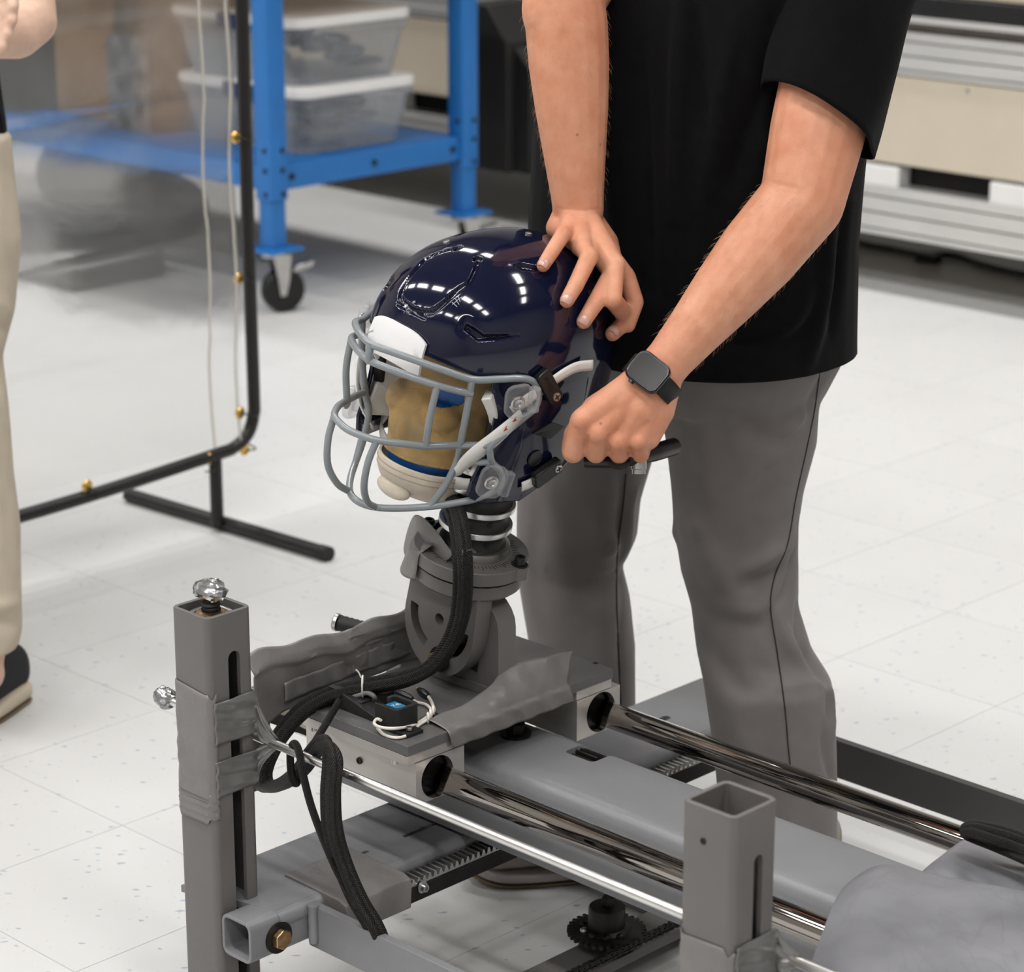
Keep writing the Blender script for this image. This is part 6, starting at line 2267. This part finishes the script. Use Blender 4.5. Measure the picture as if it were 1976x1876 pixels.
# ================================================================== blue workbench on casters
M['blue'] = pm('blue_powder_coat', (0.018, 0.155, 0.46), 0.42, 0, 0.06, 8, 0.05, 400)
bench = thing('workbench', 'blue steel workbench with a lower shelf on locking casters', 'workbench', W(-5.7, 4.5, 0))
BU0, BU1, BV0, BV1 = -6.75, -4.925, 4.155, 4.826
for (u, v) in ((BU1, BV0), (BU1, BV1), (BU0, BV0), (BU0, BV1)):
    lg = build('leg', MB().pipe(rrect(.058, .058, .004, 2), rrect(.050, .050, .003, 2), W(u, v, .29), Ud, Vd, Zd, .60), M['blue'], bench, 35)
    build('leg_foot', MB().pipe(rrect(.048, .048, .003, 2), rrect(.042, .042, .003, 2), W(u, v, .168), Ud, Vd, Zd, .13), M['blue'], lg, 35)
    build('leg_plate', MB().ubox(u - .055, u + .055, v - .055, v + .055, .160, .168), M['blue'], lg, 35, .001)
    for z in (.305, .365, .415):
        for ax_, o_ in ((Ud, W(u + .029, v + .012, z)), (-Vd, W(u + .010, v - .029, z))):
            build('bolt_hole', MB().lathe([(0, 0), (.007, 0), (.006, .003), (0, .004)], o_, ax_, 14), M['black_steel'], lg, 40)
    # swivel caster
    cst = build('caster', MB().lathe([(0, .146), (.034, .146), (.034, .160), (0, .160)], W(u, v, 0), Zd, 20), M['steel'], bench, 40)
    d = nrm(Ud * .35 + Vd * .94); s = np.cross(Zd, d)
    c0 = W(u, v, 0) + d * .022
    for k in (-1, 1):
        fk = MB().prism([(-.020, .150), (.028, .150), (.022, .085), (.012, .045), (-.002, .045), (-.008, .085)], c0 - d * .012 + s * (.024 * k) - s * .002, d, Zd, s, .004)
        build('fork', fk, M['steel'], cst, 35)
    build('wheel', MB().lathe([(0, -.019), (.040, -.019), (.050, -.018), (.056, -.010), (.056, .010), (.050, .018), (.040, .019), (0, .019)], c0 + Zd * .0565, s, 32), M['rubber'], cst, 40)
    build('brake_lever', MB().prism([(.02, .10), (.075, .112), (.082, .125), (.076, .128), (.03, .118)], c0 - s * .016, d, Zd, s, .032), M['steel'], cst, 35, .002)
for v in (BV0, BV1):
    build('long_rail', MB().ubox(BU0, BU1, v - .012, v + .012, .310, .370), M['blue'], bench, 35, .002)
for u in (BU0, BU1):
    cr2 = build('cross_rail', MB().ubox(u - .014, u + .014, BV0 + .03, BV1 - .03, .310, .372), M['blue'], bench, 35, .002)
    for f in (.04, .5, .96):
        build('bolt_head', MB().lathe([(0, 0), (.009, 0), (.008, .004), (0, .005)], W(u + .014, BV0 + .03 + (BV1 - BV0 - .06) * f, .342), Ud, 14), M['black_steel'], cr2, 40)
build('shelf', MB().ubox(BU0, BU1 - .015, BV0 + .005, BV1 - .005, .364, .373), M['blue'], bench, 35)
M['wood_top'] = pm('bench_top_wood', (0.42, 0.27, 0.16), 0.5, 0, 0.15, 6, 0.1, 100, stretch=(1, 6, 1))
build('bench_top', MB().ubox(BU0 - .06, BU1 + .06, BV0 - .06, BV1 + .06, .89, .93), M['wood_top'], bench, 35, .004)

# storage bins on the shelf
M['bin_clear'] = clear_mat('clear_bin_plastic', (.50, .53, .58), .25, .90)
M['lid_white'] = pm('white_lid', (0.78, 0.77, 0.76), 0.45, 0, 0.03, 10)
M['latch'] = pm('navy_latch', (0.010, 0.02, 0.09), 0.4)
M['parts_grey'] = pm('grey_parts', (0.12, 0.13, 0.15), 0.6, 0, 0.8, 22, 0.3, 60)
M['parts_pale'] = pm('pale_parts', (0.45, 0.45, 0.46), 0.6, 0, 0.5, 26, 0.3, 60)
def storage_bin(u1, v0, z0, label, hgt=.148, du=.50, dv=.40, seed=1):
    u0, v1 = u1 - du, v0 + dv
    cu, cv = (u0 + u1) / 2, (v0 + v1) / 2
    r = thing('storage_bin', label, 'storage bin', W(cu, cv, z0), 'clear bins on the bench shelf')
    vs_, n = [], 24
    for z, k in ((z0 + .002, .88), (z0 + hgt * .86, .985), (z0 + hgt * .88, 1.02), (z0 + hgt, 1.02)):
        for p in rrect(du * k, dv * k, .045, 5):
            vs_.append(W(cu + p[0], cv + p[1], z))
    fs = [(j * n + i, j * n + (i + 1) % n, (j + 1) * n + (i + 1) % n, (j + 1) * n + i) for j in range(3) for i in range(n)] + [tuple(range(n))[::-1]]
    mb = MB(); mb.add(vs_, fs)
    build('tub', mb, M['bin_clear'], r, 50, solid=.003)
    build('lid', MB().prism(rrect(du * 1.04, dv * 1.05, .05, 5), W(cu, cv, z0 + hgt), Ud, Vd, Zd, .026), M['lid_white'], r, 40, .006, 3)
    for v in (v0 - .006, v1 + .006):
        build('latch', MB().box(W(cu + .02, v, z0 + hgt + .003), .06, .012, .020), M['latch'], r, 40, .004)
    rr = np.random.default_rng(seed)
    part_ = MB()
    for k in range(16):
        c = W(cu + rr.uniform(-.17, .17), cv + rr.uniform(-.12, .12), z0 + .026 + rr.uniform(.0, hgt - .06))
        a = rr.uniform(0, 3.14); d1 = nrm(Ud * math.cos(a) + Vd * math.sin(a) + Zd * rr.normal(0, .25)); d2 = nrm(np.cross(Zd, d1))
        part_.ellipsoid(c, d1, d2, np.cross(d1, d2), rr.uniform(.04, .075), rr.uniform(.02, .045), rr.uniform(.012, .024), 10, 7)
    build('contents', part_, M['parts_grey'], r, 30)['kind'] = 'stuff'
    return r
storage_bin(-4.945, 4.275, .374, 'clear bin with white lid standing directly on the blue shelf', seed=1)
storage_bin(-4.955, 4.270, .374 + .1755, 'clear bin with white lid stacked on top of the other bin', seed=2)
# goods further along the shelf, seen through the plastic
M['card'] = pm('brown_cardboard', (0.33, 0.19, 0.09), 0.8, 0, 0.08, 8, 0.1, 60)
M['black_fabric'] = pm('black_fabric', (0.018, 0.02, 0.022), 0.9, 0, 0.3, 20, 0.3, 100)
M['dark_green'] = pm('dark_green_paint', (0.022, 0.035, 0.032), 0.5, 0, 0.1, 8)
def carton(u0, u1, v0, v1, z0, z1, label, mat=None, cat='box', name='carton', grp=None):
    r = thing(name, label, cat, W((u0 + u1) / 2, (v0 + v1) / 2, z0), grp)
    build('box_body', MB().ubox(u0, u1, v0, v1, z0, z1), mat or M['card'], r, 30, .004)
    um = (u0 + u1) / 2
    build('flap', MB().ubox(u0 + .002, um - .002, v0 + .002, v1 - .002, z1, z1 + .004), mat or M['card'], r, 30)
    build('flap', MB().ubox(um + .002, u1 - .002, v0 + .002, v1 - .002, z1, z1 + .004), mat or M['card'], r, 30)
    return r
carton(-6.02, -5.74, 4.30, 4.58, .374, .82, 'tall brown cardboard box on the shelf behind the plastic')
carton(-6.65, -6.10, 4.22, 4.66, .374, .84, 'dark storage crate at the far end of the blue shelf', M['black_fabric'], 'crate', 'storage_crate')

carton(-5.70, -5.52, 4.24, 4.66, .374, .62, 'low grey crate on the shelf between the cardboard box and the bins', M['parts_grey'], 'crate', 'parts_crate')
# black bag and equipment box on the floor under the bench
bagm = MB()
for (x, y, z, a, b, c) in ((-5.95, 4.45, .14, .22, .16, .14), (-5.82, 4.50, .10, .14, .13, .10), (-6.12, 4.43, .17, .12, .12, .12)):
    bagm.ellipsoid(W(x, y, z), Ud, Vd, Zd, a, b, c)
gV, gF = remesh(bagm, .012, 4)
mb = MB(); mb.add(gV, gF)
bag = thing('duffel_bag', 'black fabric bag on the floor under the blue bench', 'bag', W(-5.95, 4.46, 0))
build('bag_body', mb, M['black_fabric'], bag, 180)
build('strap', MB().tube(crv([W(-6.1, 4.36, .24), W(-6.02, 4.32, .32), W(-5.9, 4.32, .32), W(-5.82, 4.37, .21)], 6), .010, 8), M['black_fabric'], bag, 60)
cab = thing('tool_cabinet', 'dark green tool cabinet standing beyond the blue bench', 'cabinet', W(-7.9, 4.3, 0))
build('cabinet_body', MB().ubox(-8.4, -7.3, 3.6, 4.6, .10, 1.25), M['dark_green'], cab, 30, .006)
for k in range(4):
    dw = build('drawer', MB().ubox(-7.30, -7.28, 3.63, 4.57, .14 + k * .27, .38 + k * .27), M['dark_green'], cab, 30, .004)
    build('handle', MB().ubox(-7.28, -7.265, 3.8, 4.4, .33 + k * .27, .35 + k * .27), M['steel'], dw, 30, .002)
for (u, v) in ((-8.3, 3.7), (-8.3, 4.5), (-7.4, 3.7), (-7.4, 4.5)):
    build('cabinet_wheel', MB().lathe([(0, -.02), (.05, -.02), (.05, .02), (0, .02)], W(u, v, .05), Vd, 20), M['rubber'], cab, 40)
_c = at_z(215, 552, 0) - Vd * .12
carton(_c @ Ud - .42, _c @ Ud, _c @ Vd, _c @ Vd + .30, 0, .13, 'black plastic crate on the floor beyond the plastic sheet', M['black_plastic'], 'crate', 'plastic_crate')

# ================================================================== long machine along the back
M['cream'] = pm('cream_panel', (0.60, 0.53, 0.42), 0.5, 0, 0.03, 5)
M['extr'] = pm('extruded_aluminium', (0.68, 0.67, 0.65), 0.36, 0.6, 0.05, 6, 0.05, 300, stretch=(1, 1, 4))
M['strip'] = pm('brown_grey_strip', (0.22, 0.19, 0.165), 0.6)
mach = thing('test_machine', 'long machine base of silver extrusions and cream panels along the back', 'machine', W(-3.5, 5.6, 0))
MV = 5.40
zy = lambda y: at_v(1900, y, MV)[2]
MU0, MU1 = -9.0, -1.0
def mbar(y0, y1, mat, name, dv=0.0, depth=.10, bev=.004):
    za, zb = sorted((zy(y0), zy(y1)))
    return build(name, MB().ubox(MU0, MU1, MV + dv, MV + dv + depth, za, zb), mat, mach, 30, bev)
def extrusion(y0, y1, n, name='extrusion', dv=0.0):
    """grooved profile: flat lands separated by slots"""
    za, zb = sorted((zy(y0), zy(y1)))
    hgt = zb - za
    prof = [(0.10, za), (0, za)]
    for k in range(n):
        z1 = za + hgt * (k + .28) / n; z2 = za + hgt * (k + .40) / n
        prof += [(0, z1), (.012, z1 + .002), (.012, z2 - .002), (0, z2)]
    prof += [(0, zb), (.10, zb)]
    return build(name, MB().prism(prof, W(MU0, MV + dv, 0), Vd, Zd, Ud, MU1 - MU0), M['extr'], mach, 30)
extrusion(390, 488, 3)
extrusion(78, 163, 3)
mbar(44, 58, M['extr'], 'top_edge', -.01)
mbar(58, 76, M['strip'], 'seal_strip', .02)
mbar(4, 43, M['black_plastic'], 'black_band', -.012)
mbar(-160, 3, M['cream'], 'upper_panel', .01)
pan = mbar(165, 344, M['cream'], 'panel', .006, .08)
for k in range(14):
    build('panel_screw', MB().lathe([(0, 0), (.006, 0), (.005, .003), (0, .004)], W(-8.4 + k * .52, MV + .006, zy(165) - .02), -Vd, 12), M['steel'], pan, 40)
mbar(340, 392, M['dark'], 'dark_gap', .06, .04)
for k in range(12):
    u = -8.6 + k * .62
    build('spacer_block', MB().ubox(u, u + .34, MV + .005, MV + .06, zy(390) - .01, zy(350)), M['lid_white'], mach, 30, .004)
build('back_body', MB().ubox(MU0, MU1, MV + .10, MV + .9, zy(480), zy(-160)), M['cream'], mach, 30)
for u in (-8.5, -6.5, -4.6, -2.6, -1.3):
    build('machine_foot', MB().lathe([(0, 0), (.05, 0), (.05, .012), (.015, .02), (.015, .19), (0, .19)], W(u, MV + .35, 0), Zd, 20), M['steel'], mach, 40)
# black drive cabinet on the machine's front
bc = thing('drive_cabinet', 'black chamfered cabinet standing behind the right blue bench leg', 'cabinet', W(-4.65, 5.2, 0))
zA = at_v(950, 328, 5.22)[2]
pc_ = [(-.06, zA), (.11, zA), (.11, zA + .37), (.03, zA + .47), (-.06, zA + .47)]
cc_ = at_v(945, 300, 5.22)
build('cabinet_body', MB().prism([(a, b) for a, b in pc_], W(cc_ @ Ud - .02, 5.20, 0), Ud, Zd, Vd, .184), M['black_matte'], bc, 30, .006)
build('side_rib', MB().prism([(.11, zA), (.17, zA), (.17, zA + .30), (.11, zA + .36)], W(cc_ @ Ud - .02, 5.23, 0), Ud, Zd, Vd, .12), M['black_matte'], bc, 30, .006)
# power lead lying on the floor in front of the machine
pl2 = thing('power_lead', 'black power lead lying on the floor under the machine edge', 'cable', at_z(1790, 494, 0))
P = [at_z(x, y, .008) for x, y in ((1600, 440), (1660, 468), (1720, 480), (1770, 490), (1810, 490), (1850, 494), (1900, 512), (1990, 532), (2080, 540))]
build('wire', MB().tube(crv(P, 8), .0075, 8), M['black_plastic'], pl2, 60)
build('plug', MB().box(at_z(1792, 497, .014), .035, .018, .013), M['black_plastic'], pl2, 40, .005)
